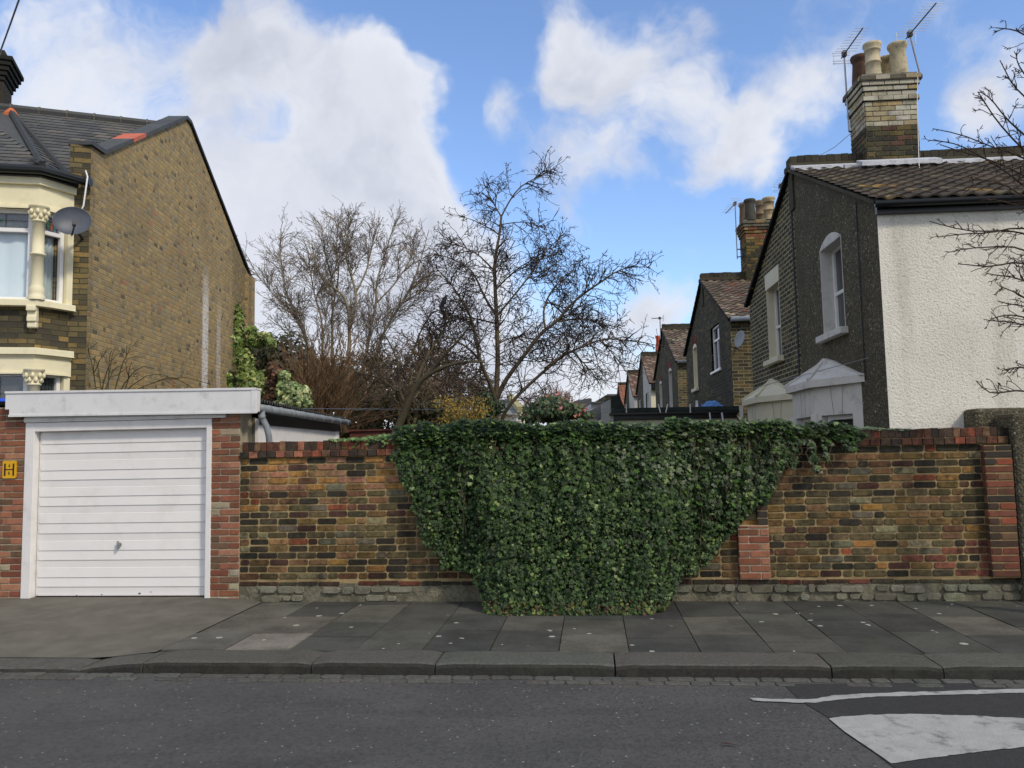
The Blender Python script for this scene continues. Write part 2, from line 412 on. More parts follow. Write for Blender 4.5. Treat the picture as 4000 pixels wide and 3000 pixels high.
M_slab = attr('paving', .85, .2, 28, C(60, 61, 52, K), 2.5, .45, 150, .5, .004, .25, None, stain=.3, spots=9)
M_joint = plain('joint', C(48, 52, 30, K), .95, .4, 12, 60, .8, .01)
M_drive = plain('drive_concrete', C(88, 85, 77, K), .9, .16, 3, 110, .6, .004, C(64, 62, 54, K), .8, .8)
M_kerb = attr('granite', .8, .45, 40, C(60, 60, 52, K), 4, .5, 200, .5, .004)
M_soil = plain('soil', C(70, 66, 48, K), .95, .3, 3, 20, .9, .03)
M_brick = attr('worn_brick', .9, .5, 20, (.022, .020, .016), 6, .7, 60, 1.0, .01, stain=.5)
M_redbrick = attr('red_brick', .9, .28, 18, (.03, .027, .022), 9, .5, 90, .9, .006)
M_mortar = plain('mortar', C(138, 120, 84, K), .95, .3, 5, 90, .9, .006, C(78, 72, 54, K), 2.2, .7)
M_mortar2 = plain('mortar_grey', C(150, 141, 120, K), .95, .25, 6, 90, .9, .006, C(70, 64, 50, K), 2.5, .6)
M_stone = attr('rubble_stone', .92, .35, 14, C(74, 72, 52, K), 5, .6, 50, 1.0, .014)
M_render = plain('old_render', C(100, 96, 80, K), .95, .35, 9, 28, 1.0, .02, C(62, 62, 44, K), 5, .8)
M_white = plain('white_paint', C(208, 206, 204, 1.22), .5, .03, 4, 40, .12, .002, C(150, 148, 145, 1.2), 5, .35)
M_door = plain('white_door', C(212, 210, 208, 1.22), .42, .02, 3, 12, .10, .005, C(182, 178, 170, 1.2), 2.6, .35)
M_fascia = plain('fascia_paint', C(200, 200, 200, 1.25), .6, .04, 3, 50, .2, .002, C(140, 138, 132, 1.1), 7, .4)
M_upvc = plain('upvc', C(216, 215, 214, 1.2), .35, .02, 3, 30, .03, .001)
M_cream = plain('cream_stucco', C(222, 214, 180, 1.12), .65, .04, 3, 60, .15, .003, C(170, 158, 120, 1.1), 4, .3)
M_creamt = plain('cream_trim', C(196, 190, 165, 1.2), .7, .05, 3, 60, .2, .003)
M_gwhite = plain('grey_white_trim', C(190, 187, 180, 1.2), .65, .05, 3, 60, .2, .003, C(120, 120, 116, 1.1), 5, .5)
M_black = plain('black_plastic', C(20, 24, 26, 1), .35, .1, 3, 30, .05, .001, spec=.5)
M_felt = plain('roof_felt', C(42, 50, 48, 1.1), .85, .25, 6, 60, .6, .006)
M_grey = plain('grey_plastic', C(120, 126, 130, 1.2), .5, .12, 5, 40, .1, .002, C(85, 84, 78, 1), 9, .5)
M_metal = plain('aluminium', C(150, 152, 155, 1), .35, .1, 10, 40, .1, .001, metal=.8, spec=.5)
M_dark = plain('dark_metal', C(38, 42, 52, 1), .45, .1, 10, 40, .1, .001, spec=.5)
M_lead = plain('lead_flashing', C(175, 178, 185, 1.2), .5, .15, 12, 40, .3, .003, C(110, 110, 112, 1), 7, .6)
M_slate = attr('slate', .7, .2, 12, (.02, .022, .024), 3, .35, 80, .35, .004, .35, C(140, 135, 110, 1), .35, 6)
M_tile = attr('pantile', .85, .25, 25, (.03, .026, .022), 4, .4, 90, .5, .004, .25, C(150, 120, 62, K), .5, 3.1, .64)
M_pot = attr('clay_pot', .85, .15, 18, (.03, .026, .02), 5, .55, 60, .4, .003)
M_bark = attr('bark', .9, .3, 30, None, 4, .4, 60, .6, .006, .15)
M_glass, t = newmat('window_glass')
finish(t, (.02, .024, .03), .06, None, spec=.8)
M_glassc, t = newmat('clear_glass')
lw = t.n('ShaderNodeLayerWeight', {0: .25})
g = t.n('ShaderNodeBsdfGlossy', {'Roughness': .03, 'Color': (.9, .95, 1, 1)}); tr = t.n('ShaderNodeBsdfTransparent')
mx = t.n('ShaderNodeMixShader', {0: t.m('ADD', t.m('MULTIPLY', lw.outputs['Fresnel'], .8), .05), 1: tr.outputs[0], 2: g.outputs[0]})
o = t.n('ShaderNodeOutputMaterial'); t.nt.links.new(mx.outputs[0], o.inputs[0])
M_curtain = plain('net_curtain', C(196, 212, 220, 1.15), .9, .03, 3, 60, .1, .002)
M_curtain2 = plain('grey_curtain', C(160, 172, 172, 1.15), .9, .06, 3, 60, .1, .002)
M_pebble, t = newmat('dark_pebbledash')
P = t.n('ShaderNodeNewGeometry').outputs['Position']
v_ = t.n('ShaderNodeTexVoronoi', {'Vector': P, 'Scale': 42.0})
sc = t.n('ShaderNodeSeparateColor', {0: v_.outputs['Color']}).outputs[0]
c = t.ramp(sc, [(0, C(74, 70, 58, K)), (.35, C(86, 81, 67, K)), (.7, C(99, 93, 77, K)), (.92, C(120, 114, 98, K)), (.985, C(152, 147, 134, K))], 'CONSTANT')
c = t.mix(t.rng(v_.outputs['Distance'], .35, .75, 0, .5), c, C(62, 58, 46, K))
c = t.mix(t.m('MULTIPLY', t.rng(t.noise(P, 1.1, 6, .65).outputs[0], .45, .7), .5), c, C(64, 60, 48, K))
finish(t, c, .95, t.m('SUBTRACT', 1.0, v_.outputs['Distance']), 1.0, .012, .15)
M_rough, t = newmat('cream_roughcast')
P = t.n('ShaderNodeNewGeometry').outputs['Position']
n1 = t.noise(P, 42, 6, .65).outputs[0]; n2 = t.noise(P, .8, 5, .6).outputs[0]
c = t.mix(t.rng(n2, .3, .7), C(216, 213, 203, 1.25), C(203, 201, 191, 1.25))
c = t.mix(t.rng(n1, .48, .30, 0, .5), c, C(140, 132, 108, 1.1))
sv = t.n('ShaderNodeVectorMath', {0: P, 1: (2.2, 2.2, .22)}, operation='MULTIPLY').outputs[0]
c = t.mix(t.m('MULTIPLY', t.rng(t.noise(sv, 1.5, 7, .65).outputs[0], .48, .72), .35), c, C(158, 152, 134, 1.2))
finish(t, c, .9, n1, 1.0, .017, .2)

KG = 1.4
YEL = [(0, C(134, 116, 80, KG)), (.2, C(144, 124, 84, KG)), (.38, C(124, 110, 82, KG)), (.52, C(150, 128, 84, KG)), (.64, C(130, 118, 94, KG)),
       (.74, C(114, 100, 76, KG)), (.82, C(142, 116, 74, KG)), (.935, C(106, 96, 74, KG)), (.975, C(84, 77, 63, KG)), (.993, C(148, 100, 76, KG))]
M_gable = brickmat('yellow_stock_gable', YEL, C(118, 104, 76, K), soot=C(86, 76, 54, K), samt=.4, sscale=.7, flem=True, var=.55)
M_front = brickmat('sooty_yellow_brick', [(0, C(100, 90, 62, K)), (.25, C(78, 72, 54, K)), (.5, C(114, 98, 62, K)), (.7, C(66, 62, 52, K)), (.9, C(132, 110, 66, K))], C(70, 65, 52, K), soot=(.045, .043, .034), samt=.45, sscale=1.4)
DK = [(0, C(66, 61, 45, K)), (.3, C(56, 52, 40, K)), (.55, C(76, 69, 50, K)), (.75, C(47, 45, 37, K)), (.92, C(92, 80, 54, K))]
M_dkbrick = brickmat('dark_stock_brick', DK, C(150, 142, 110, K), bw=.235, bh=.0765, mj=.014, soot=(.05, .048, .038), samt=.35, sscale=1.3)
M_dkbrick2 = brickmat('dark_stock_brick_sooty', DK, C(84, 79, 61, K), mj=.011, soot=(.034, .032, .026), samt=.5, sscale=.9)
M_ybrick = brickmat('yellow_return_brick', [(0, C(88, 82, 58, K)), (.3, C(74, 69, 52, K)), (.55, C(104, 93, 62, K)), (.75, C(62, 58, 48, K)), (.92, C(100, 82, 56, K))], C(136, 128, 102, K), mj=.012, soot=(.03, .028, .02), samt=.35, sscale=1.6)
M_chim = attr('chimney_brick', .9, .2, 22, (.02, .02, .016), 5, .45, 130, .6, .004)

# ------------------------------------------------------------------ the setting
A_W = math.atan(.0985)
W0 = Vector((0, 8.89, 0)); WU = Vector((math.cos(A_W), -math.sin(A_W), 0)); MWALL = frame(W0, WU)
def wl(px, py, off=0.0):     # point of the wall plane (off = metres proud of it) -> (u, z)
    n = Vector((math.sin(A_W), math.cos(A_W), 0)); h = hit(px, py, W0 - n * off, n); return (h - W0).dot(WU), h.z
def wp(u, b, z): return MWALL @ Vector((u, b, z))
RZ = -.095
g = MB(); g.add([(-900, -300, -.14), (900, -300, -.14), (900, 1500, -.14), (-900, 1500, -.14)], [(0, 1, 2, 3)])
g.build('ground', M_soil, kind='structure')
g = MB(); g.add([(-60, -9, RZ), (60, -9, RZ), (60, -2.55, RZ), (-60, -2.55, RZ)], [(0, 1, 2, 3)], M=MWALL)
g.build('road', M_asphalt, kind='structure')

rnd = random.Random(5)
# garden soil / yard behind the wall is the ground sheet; driveway apron in front of the garage
KB, KF = -2.19, -2.57
UB = -2.865        # drive / paving boundary
g = MB()
nx, ny = 30, 12
def kz(u):
    return 0.0 if u >= -2.78 else (-.062 if u <= -3.36 else -.062 * (-2.78 - u) / .58)
def dz(u, b):      # apron falls from the door sill to the dropped kerb, rises to the paving on the right
    s = min(1, max(0, -b / 2.19)); h0 = .045 * min(1, max(0, (UB - u) / .45))
    return h0 * (1 - s) + (kz(u) + .003) * s ** 1.3 + .004
vs = [(-14 + (UB + 14) * (i / nx) ** .5, -2.25 + 2.30 * j / ny, 0) for i in range(nx + 1) for j in range(ny + 1)]
vs = [(u, b, dz(u, b)) for u, b, _ in vs]
g.add(vs, [(i * (ny + 1) + j, (i + 1) * (ny + 1) + j, (i + 1) * (ny + 1) + j + 1, i * (ny + 1) + j + 1) for i in range(nx) for j in range(ny)], M=MWALL)
g.build('driveway', M_drive, kind='structure', smooth=True)

# pavement: joints sheet + flagstones, each its own colour
g = MB(); g.add([(UB, KB, -.010), (16, KB, -.010), (16, .02, -.010), (UB, .02, -.010)], [(0, 1, 2, 3)], M=MWALL)
g.build('pavement_bed', M_joint, kind='structure')
g = MB()
PAL = [(5, C(66, 66, 62, K)), (3, C(61, 62, 59, K)), (3, C(71, 71, 65, K)), (1.3, C(82, 80, 73, K)), (1, C(57, 57, 56, K))]
u = UB; ci = 0
while u < 15:
    w = .57; b = KB
    first = rnd.choice([.35, .5, .62, .76])
    while b < -.01:
        ln = first if b == KB else rnd.choice([.6, .76, .9]); e_ = min(b + ln, .0)
        if -e_ < .15: e_ = 0.0
        col = pick(rnd, PAL)
        if ci == 0: col = C(86, 84, 77, K)
        if ci == 1 and b == KB: col = C(106, 103, 94, K)
        gp = .004 + rnd.random() * .003; tz = rnd.uniform(-.003, .002)
        vs = []
        for (x, y) in ((u + gp, b + gp), (u + w - gp, b + gp), (u + w - gp, e_ - gp), (u + gp, e_ - gp)):
            vs.append((x + rnd.uniform(-.002, .002), y + rnd.uniform(-.002, .002), tz + rnd.uniform(-.003, .003)))
        lo = [(x, y, -.02) for x, y, _ in vs]
        g.add(vs + lo, [(0, 1, 2, 3), (0, 4, 5, 1), (1, 5, 6, 2), (2, 6, 7, 3), (3, 7, 4, 0)], jc(rnd, col, .08, .02), MWALL)
        b = e_
        if b >= -.001: break
    u += w; ci += 1
g.build('pavement', M_slab, kind='structure')

# kerb stones
g = MB()
KJ = [-14, -11.8, -9.7, -7.6, -5.4]
KJ += [(aty(x, 2588, 6.4).x) for x in ()]
def ku(px, py): h = hz(px, py, 0.0); return (h - W0).dot(WU)
def kz(u):     # top of the kerb
    a, b_ = -3.36, -2.78
    if u >= b_: return 0.0
    if u <= a: return -.062
    return -.062 * (b_ - u) / (b_ - a)
J = [-14, -11.8, -9.7, -7.6, -5.4, -3.36, -2.80, ku(1215, 2588), ku(1700, 2588), ku(2402, 2590), ku(3255, 2606), ku(3700, 2612), 5.3, 7.2, 9, 11, 13, 15.5]
for j0, j1 in zip(J, J[1:]):
    n = max(2, int((j1 - j0) / .12)); vs = []; fs = []
    off = rnd.uniform(-.006, .006); hh = rnd.uniform(-.004, .004)
    prof = [(KB + .004, -.02), (KB + .006, 0), (KB - .02, .002), (-2.38, .001), (KF + .035, 0), (KF + .012, -.008), (KF, -.03), (KF - .004, -.12)]
    for i in range(n + 1):
        u = j0 + .006 + (j1 - j0 - .012) * i / n; e0 = .012 if i in (0, n) else 0
        for (b, z) in prof:
            top = kz(u) + hh
            zz = top + z * (1 if z > -.1 else 1)
            vs.append((u, b + off + rnd.uniform(-.003, .003), max(-.16, zz + rnd.uniform(-.002, .002) - e0 * (z > -.05))))
    m = len(prof)
    for i in range(n):
        for k in range(m - 1): fs.append((i * m + k, (i + 1) * m + k, (i + 1) * m + k + 1, i * m + k + 1))
    fs += [tuple(range(m)), tuple(n * m + k for k in range(m))[::-1]]
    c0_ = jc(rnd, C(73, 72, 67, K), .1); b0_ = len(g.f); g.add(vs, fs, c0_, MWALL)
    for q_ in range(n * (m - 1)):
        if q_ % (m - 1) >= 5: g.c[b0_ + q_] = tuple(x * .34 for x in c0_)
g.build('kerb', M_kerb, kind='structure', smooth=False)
# gutter setts along the kerb foot
g = MB()
for r_, (b0, b1) in enumerate(((-2.68, -2.585), (-2.78, -2.69))):
    u = -8.0 + r_ * .1
    while u < 9:
        w = rnd.uniform(.13, .21)
        if not (r_ == 1 and rnd.random() < .25):
            z = RZ + .002 + rnd.uniform(-.003, .003)
            brick(g, MWALL @ Matrix(((1, 0, 0, 0), (0, 0, 1, 0), (0, -1, 0, z), (0, 0, 0, 1))), u + .006, u + w - .006, b0 + .004, b1 - .004, .012, jc(rnd, C(74, 74, 70, K), .16), rnd, back=.004, ch=.015)
        u += w
g.build('gutter_setts', M_kerb, kind='structure')
# speed hump patch and its paint
def sheet(name, pts, z, mat, dxy=True):
    g = MB(); vs = [hz(x, y, z) for x, y in pts]
    # keep extra points that run out of the frame in metres
    g.add(vs, [tuple(range(len(vs)))]); return g.build(name, mat, kind='structure')
def ext(p, q, d):   # extend the line pq on beyond q by d metres
    v = (q - p).normalized(); return q + v * d
z = RZ + .004
hp = [hz(3060, 2672, z), hz(3130, 2738, z), hz(3240, 2805, z), hz(3300, 2862, z), hz(3430, 2950, z), hz(3480, 2990, z)]
hp.append(Vector((hp[-1].x + .35, 3.2, z))); hp += [Vector((5.4, 3.0, z)), Vector((5.4, 5.55, z)), hz(4000, 2672, z), hz(3500, 2668, z)]
g = MB(); g.add(hp, [tuple(range(len(hp)))]); g.build('speed_hump', M_hump, kind='structure')
z = RZ + .008
def ribbon(top, bot, z, dens=1):
    g = MB(); vs = []; fs = []
    def sub(p):
        o = []
        for a, b in zip(p, p[1:]):
            k = max(1, int((b - a).length / .025))
            for i in range(k): o.append(a.lerp(b, i / k))
        return o + [p[-1]]
    N = 90; T_, B_ = sub(top), sub(bot)
    def rs(o): return [o[min(len(o) - 1, int(i * (len(o) - 1) / N + .5))] + Vector((0, 1, 0)) * (mnoise.noise(o[min(len(o) - 1, int(i * (len(o) - 1) / N + .5))] * 19) * .012 + rnd.uniform(-.004, .004)) for i in range(N + 1)]
    top, bot = rs(T_), rs(B_)
    for (a, b_) in zip(top, bot): vs += [a, b_]
    g.add(vs, [(2 * i, 2 * i + 2, 2 * i + 3, 2 * i + 1) for i in range(len(top) - 1)]); return g
T = [hz(*p, z) for p in ((2926, 2724), (3000, 2729), (3120, 2731), (3180, 2729), (3260, 2715), (3400, 2707), (3600, 2701), (3800, 2696), (4000, 2690))]
Bq = [hz(*p, z) for p in ((2942, 2736), (3000, 2740), (3120, 2744), (3180, 2744), (3260, 2734), (3400, 2722), (3600, 2716), (3800, 2711), (4000, 2705))]
T.append(ext(T[-2], T[-1], 1.6)); Bq.append(ext(Bq[-2], Bq[-1], 1.6))
ribbon(T, Bq, z).build('road_edge_line', M_paint, kind='structure')
T = [hz(*p, z) for p in ((3238, 2806), (3290, 2799), (3400, 2791), (3500, 2789), (3650, 2791), (3800, 2795), (4000, 2805))]
Bq = [hz(*p, z) for p in ((3240, 2808), (3300, 2858), (3400, 2925), (3480, 2980), (3650, 2958), (3800, 2938), (4000, 2918))]
T.append(ext(T[-2], T[-1], 1.3)); Bq.append(ext(Bq[-2], Bq[-1], 1.3))
ribbon(T, Bq, z).build('road_arrow_marking', M_paint, kind='structure')

# ------------------------------------------------------------------ old garden wall
rnd = random.Random(11)
WALLPAL_ = [(5, C(90, 80, 54, K)), (4, C(72, 66, 50, K)), (4.5, C(54, 50, 42, K)), (5, C(116, 92, 54, K)), (3.8, C(132, 100, 68, K)), (4, C(100, 88, 62, K)),
           (2.4, C(108, 78, 56, K)), (.8, C(138, 76, 50, K)), (2, C(104, 98, 80, K)), (1.4, C(150, 112, 58, K)), (1.8, C(78, 54, 46, K)), (1, C(132, 126, 92, K))]
WALLPAL = [(w, tuple(x * .84 for x in c)) for w, c in WALLPAL_]
REDPAL = [(5, C(140, 92, 70, K)), (4, C(122, 78, 58, K)), (3, C(150, 106, 82, K)), (2.4, C(102, 78, 60, K)), (1, C(146, 134, 110, K)), (2, C(116, 70, 52, K))]
DREDPAL = [(3, C(92, 60, 47, K)), (5, C(72, 57, 47, K)), (3, C(58, 52, 46, K)), (1.4, C(128, 72, 52, K)), (1, C(112, 84, 62, K))]
U0, U1 = -3.15, 5.21
wall = thing('garden_wall', 'long old yellow and black brick wall with red brick coping', 'wall', wp(1, 0, 0), MWALL)
CH = .0762
g = MB(); g.box(MWALL, U0, U1, .002, .22, 0, 1.62); body = g.build('wall_core', M_mortar, wall)
g = MB(); z = .245; row = 0
while z < 1.60:
    u = U0 - (.115 if row % 2 else 0) + rnd.uniform(-.02, .02)
    while u < U1:
        w = .228 * rnd.choice([1, 1, 1, 1, 1, .5]) + rnd.uniform(-.006, .006)
        a0, a1 = max(u + .007, U0), min(u + w - .007, U1)
        if a1 - a0 > .04:
            col = pick(rnd, WALLPAL)
            if z > 1.5 and rnd.random() < .75: col = C(58, 54, 44, K)  # rows below the coping painted darker: soot stains plus some of its shadow
            if z > 1.2 and u < -1.2 and rnd.random() < .4: col = pick(rnd, [(1, C(140, 104, 56, K)), (1, C(138, 100, 76, K))])
            if u > 4.0 and z < .6 and rnd.random() < .2: col = C(108, 66, 52, K)
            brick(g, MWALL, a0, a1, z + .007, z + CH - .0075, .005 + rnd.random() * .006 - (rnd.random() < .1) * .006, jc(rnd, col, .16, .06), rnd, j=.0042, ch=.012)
        u += w
    z += CH; row += 1
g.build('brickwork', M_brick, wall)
# tile course and rubble plinth
g = MB(); u = U0
while u < U1:
    w = rnd.uniform(.2, .26)
    if rnd.random() < .88: brick(g, MWALL, u + .004, u + w - .005, .178 + rnd.uniform(-.006, .006), .222 + rnd.uniform(-.008, .006), .022, jc(rnd, pick(rnd, [(1, C(104, 62, 48, K)), (2, C(76, 58, 46, K)), (2, C(66, 62, 50, K))]), .15), rnd, ch=.006)
    u += w
g.build('tile_course', M_brick, wall)
g = MB(); g.box(MWALL, U0, U1, -.012, .2, -.02, .2)
g.build('plinth', M_render, wall)
g = MB()
for z0, hgt in ((.0, .082), (.09, .082)):
    u = U0
    while u < U1:
        w = rnd.uniform(.10, .26); left = u < 1.0
        dens = (.3 if z0 == 0 else .75) if left else ((.92 if 2.9 < u < 4.6 else .15) if z0 == 0 else .85 if u < 4.7 else .4)
        if rnd.random() < dens:
            brick(g, MWALL, u + .006, u + w - .008, z0 + rnd.uniform(0, .012), z0 + hgt - rnd.uniform(0, .014), .022 + rnd.random() * .03, jc(rnd, C(108, 106, 92, K), .28), rnd, j=.014, ch=.024)
        u += w
g.build('rubble_stones', M_stone, wall)
# coping: projecting header course with brick-on-edge above
g = MB(); u = U0
while u < U1 - .02:
    w = .107; g.box(MWALL, u + .004, u + w - .004, -.045 + rnd.uniform(-.004, .004), .265, 1.618 + rnd.uniform(0, .004), 1.688, jc(rnd, pick(rnd, DREDPAL if u > 2.5 or rnd.random() < .7 else REDPAL), .15), .002, rnd); u += w
u = U0 + .02
while u < U1 - .02:
    w = .0735; g.box(MWALL, u + .003, u + w - .003, -.022 + rnd.uniform(-.006, .006), .25, 1.694, 1.797 + rnd.uniform(-.006, .008) - max(0, u - 2) * .004, jc(rnd, pick(rnd, DREDPAL if u > 2.5 or rnd.random() < .8 else REDPAL), .18), .0025, rnd); u += w
cop = g.build('coping', M_brick, wall, bevel=.004)
g = MB(); g.box(MWALL, U0, U1, -.010, .235, 1.621, 1.775); g.build('coping_bed', M_mortar, cop)
def pier(name, u0, u1, z0, z1, d, pal, mat, parent, mort, hi=None, back=.0):
    p = MB(); p.box(MWALL, u0 + .004, u1 - .004, -d + .006, back, z0, z1)
    o = p.build(name, mort, parent)
    q = MB(); z = z0; row = 0
    for_side = MWALL @ frame((u0, 0, 0), (0, -1, 0), (1, 0, 0)); for_side2 = MWALL @ frame((u1, 0, 0), (0, -1, 0), (-1, 0, 0))
    while z < z1 - .03:
        zt = min(z + CH, z1); u = u0; hb = row % 2
        while u < u1 - .01:
            w = .112 if hb and u == u0 else .224
            e = min(u + w, u1)
            if u1 - e < .06: e = u1
            brick(q, MWALL, u + .005, e - .005, z + .007, zt - .0065, .005 + rnd.random() * .003, jc(rnd, pick(rnd, pal), .14, .05), rnd, back=-d + .004)
            u = e
        if d > .04:
            brick(q, for_side, .0, d - .004, z + .005, zt - .004, .004, jc(rnd, pick(rnd, pal), .14), rnd, back=.002)
        z += CH; row += 1
    q.build('pier_brickwork', mat, o); return o
mp = pier('pier', 2.392, 2.715, .232, .80, .075, REDPAL, M_redbrick, wall, M_mortar2)
pier('pier', 2.60, 2.715, .80, 1.34, .07, DREDPAL, M_redbrick, wall, M_mortar)
pier('pier', 4.93, 5.205, .245, 1.60, .085, DREDPAL + [(4, C(112, 68, 54, K))], M_redbrick, wall, M_mortar)

# roughcast gate pillar at the right end
t_ = MB()
t_.box(MWALL, 5.02, 6.6, .262, .62, -.1, 2.0)
t_.box(MWALL, 5.215, 6.6, -.12, .255, -.1, 1.93)
t_.build('gate_pillar', M_pebble, None, base=wp(5.5, 0, 0), M=MWALL, bevel=.04, label='dark pebble-dashed gate pillar at the right end of the brick wall', cat='pillar')

# ------------------------------------------------------------------ leaves
IVY_T = np.array([(0, 0), (.26, -.16), (.60, .02), (.36, .30), (.52, .60), (.22, .56), (0, 1.0), (-.22, .56), (-.52, .60), (-.36, .30), (-.60, .02), (-.26, -.16)])
IVY_F = [(0, 1, 2, 3, 4, 5, 6), (0, 6, 7, 8, 9, 10, 11)]
OV_T = np.array([(0, 0), (.28, .2), (.34, .5), (.2, .82), (0, 1.0), (-.2, .82), (-.34, .5), (-.28, .2)])
OV_F = [(0, 1, 2, 3, 4), (0, 4, 5, 6, 7)]
def leafmesh(name, mat, pos, nrm, size, col, T, Fc, nprng, tip=(0, 0, -1), tipj=.5, fold=.25, parent=None, extra=None, mw=None, **kw):
    N = len(pos); pos = np.array(pos, float); nrm = np.array(nrm, float); size = np.array(size, float)
    nrm /= np.linalg.norm(nrm, axis=1)[:, None]
    t = np.array(tip, float)[None, :] + nprng.normal(0, tipj, (N, 3))
    t -= nrm * (t * nrm).sum(1)[:, None]; t /= np.linalg.norm(t, axis=1)[:, None] + 1e-9
    s = np.cross(nrm, t)
    k = len(T); x = T[:, 0]; y = T[:, 1]; h = -fold * np.abs(x) - .12 * (y - .4) ** 2
    V = pos[:, None, :] + size[:, None, None] * (s[:, None, :] * x[None, :, None] + t[:, None, :] * y[None, :, None] + nrm[:, None, :] * h[None, :, None])
    V = V.reshape(-1, 3)
    faces = []; cnt = len(Fc)
    for i in range(N):
        b = i * k
        for f in Fc: faces.append([b + j for j in f])
    cs = np.repeat(np.array(col, dtype=np.float32), cnt, axis=0)
    if extra is not None:     # stems as MB
        off = len(V); V = np.concatenate([V, np.array([tuple(p) for p in extra.v])]) if extra.v else V
        faces += [[off + j for j in f] for f in extra.f]; cs = np.concatenate([cs, np.array(extra.c, dtype=np.float32).reshape(-1, 3)]) if extra.c else cs
    if mw is None: mw = MW[parent.name] if parent is not None else Matrix()
    return nbuild(name, mat, V, faces, cs, None, mw, parent, **kw)
def leafmat(name, rough=.5, spec=.32, trans=.12):
    m, t = newmat(name)
    a = t.n('ShaderNodeAttribute', attribute_name='Col').outputs['Color']
    P = t.n('ShaderNodeNewGeometry').outputs['Position']
    n = t.noise(P, 60, 3, .6).outputs[0]
    f = t.m('ADD', t.m('MULTIPLY', t.m('SUBTRACT', n, .5), .9), 1.0)
    c = t.mix(1.0, a, t.n('ShaderNodeCombineXYZ', {0: f, 1: f, 2: f}).outputs[0], 'MULTIPLY')
    p = t.n('ShaderNodeBsdfPrincipled', {'Base Color': c, 'Roughness': rough, 'Specular IOR Level': spec})
    tl = t.n('ShaderNodeBsdfTranslucent', {'Color': c})
    mx = t.n('ShaderNodeMixShader', {0: trans, 1: p.outputs[0], 2: tl.outputs[0]})
    o = t.n('ShaderNodeOutputMaterial'); t.nt.links.new(mx.outputs[0], o.inputs[0]); return m
M_ivy = leafmat('ivy_leaf'); M_leaf = leafmat('shrub_leaf', .55, .35, .2); M_vine = plain('vine_stem', C(78, 70, 52, K), .9, .3, 20, 60, .5, .003)

def inpoly(x, y, P):
    c = False; j = len(P) - 1
    for i in range(len(P)):
        xi, yi = P[i]; xj, yj = P[j]
        if (yi > y) != (yj > y) and x < (xj - xi) * (y - yi) / (yj - yi) + xi: c = not c
        j = i
    return c
def polydist(x, y, P):
    best = 1e9; j = len(P) - 1
    for i in range(len(P)):
        (ax, ay), (bx, by) = P[j], P[i]; dx, dy = bx - ax, by - ay
        t = max(0, min(1, ((x - ax) * dx + (y - ay) * dy) / (dx * dx + dy * dy + 1e-9)))
        d = math.hypot(x - ax - t * dx, y - ay - t * dy); best = min(best, d); j = i
    return best
# outline of the ivy curtain on the wall: u, z found on the wall plane
IVP = [(848, 932), (862, 925), (880, 915), (960, 912), (1060, 905), (1140, 914), (1240, 910), (1330, 912), (1400, 916), (1480, 906), (1560, 912), (1660, 906), (1720, 912),
       (1800, 914), (1870, 926), (1880, 940), (1850, 950), (1842, 975), (1825, 952), (1800, 948), (1785, 990), (1760, 950), (1762, 1012), (1745, 958), (1722, 965), (1715, 1000),
       (1700, 1010), (1690, 1025), (1668, 1060), (1655, 1090), (1640, 1085), (1612, 1118), (1590, 1150), (1572, 1160), (1540, 1205), (1520, 1212), (1500, 1235), (1478, 1240), (1462, 1268),
       (1448, 1300), (1445, 1322), (1400, 1330), (1330, 1324), (1250, 1330), (1200, 1326), (1140, 1334), (1060, 1336), (1044, 1325), (1040, 1290), (1032, 1262), (1012, 1232), (985, 1228),
       (952, 1222), (935, 1190), (918, 1165), (905, 1120), (893, 1100), (884, 1060), (870, 1040), (868, 1000), (856, 985), (862, 960)]
IVP = [(x * 1.8083, y * 1.8083) for x, y in IVP]
nr = np.random.default_rng(3); rnd = random.Random(21)
def ivyoff(px, z):
    s = 0 if px < 1780 else (px - 1780) / 170 if px < 1950 else 1 if px < 2500 else max(0, 1 - (px - 2500) / 250)
    s = s * s * (3 - 2 * s); f = min(1, max(0, (1.75 - z) / 1.75)) ** 1.15
    return .13 + .09 * f + .56 * s * f
pos = []; nrm = []; siz = []; cols = []
IV = [C(44, 66, 26, K), C(34, 54, 22, K), C(58, 82, 32, K), C(27, 43, 18, K)]
x0, x1 = min(p[0] for p in IVP), max(p[0] for p in IVP)
wn = Vector((math.sin(A_W), math.cos(A_W), 0))
cnt = 0
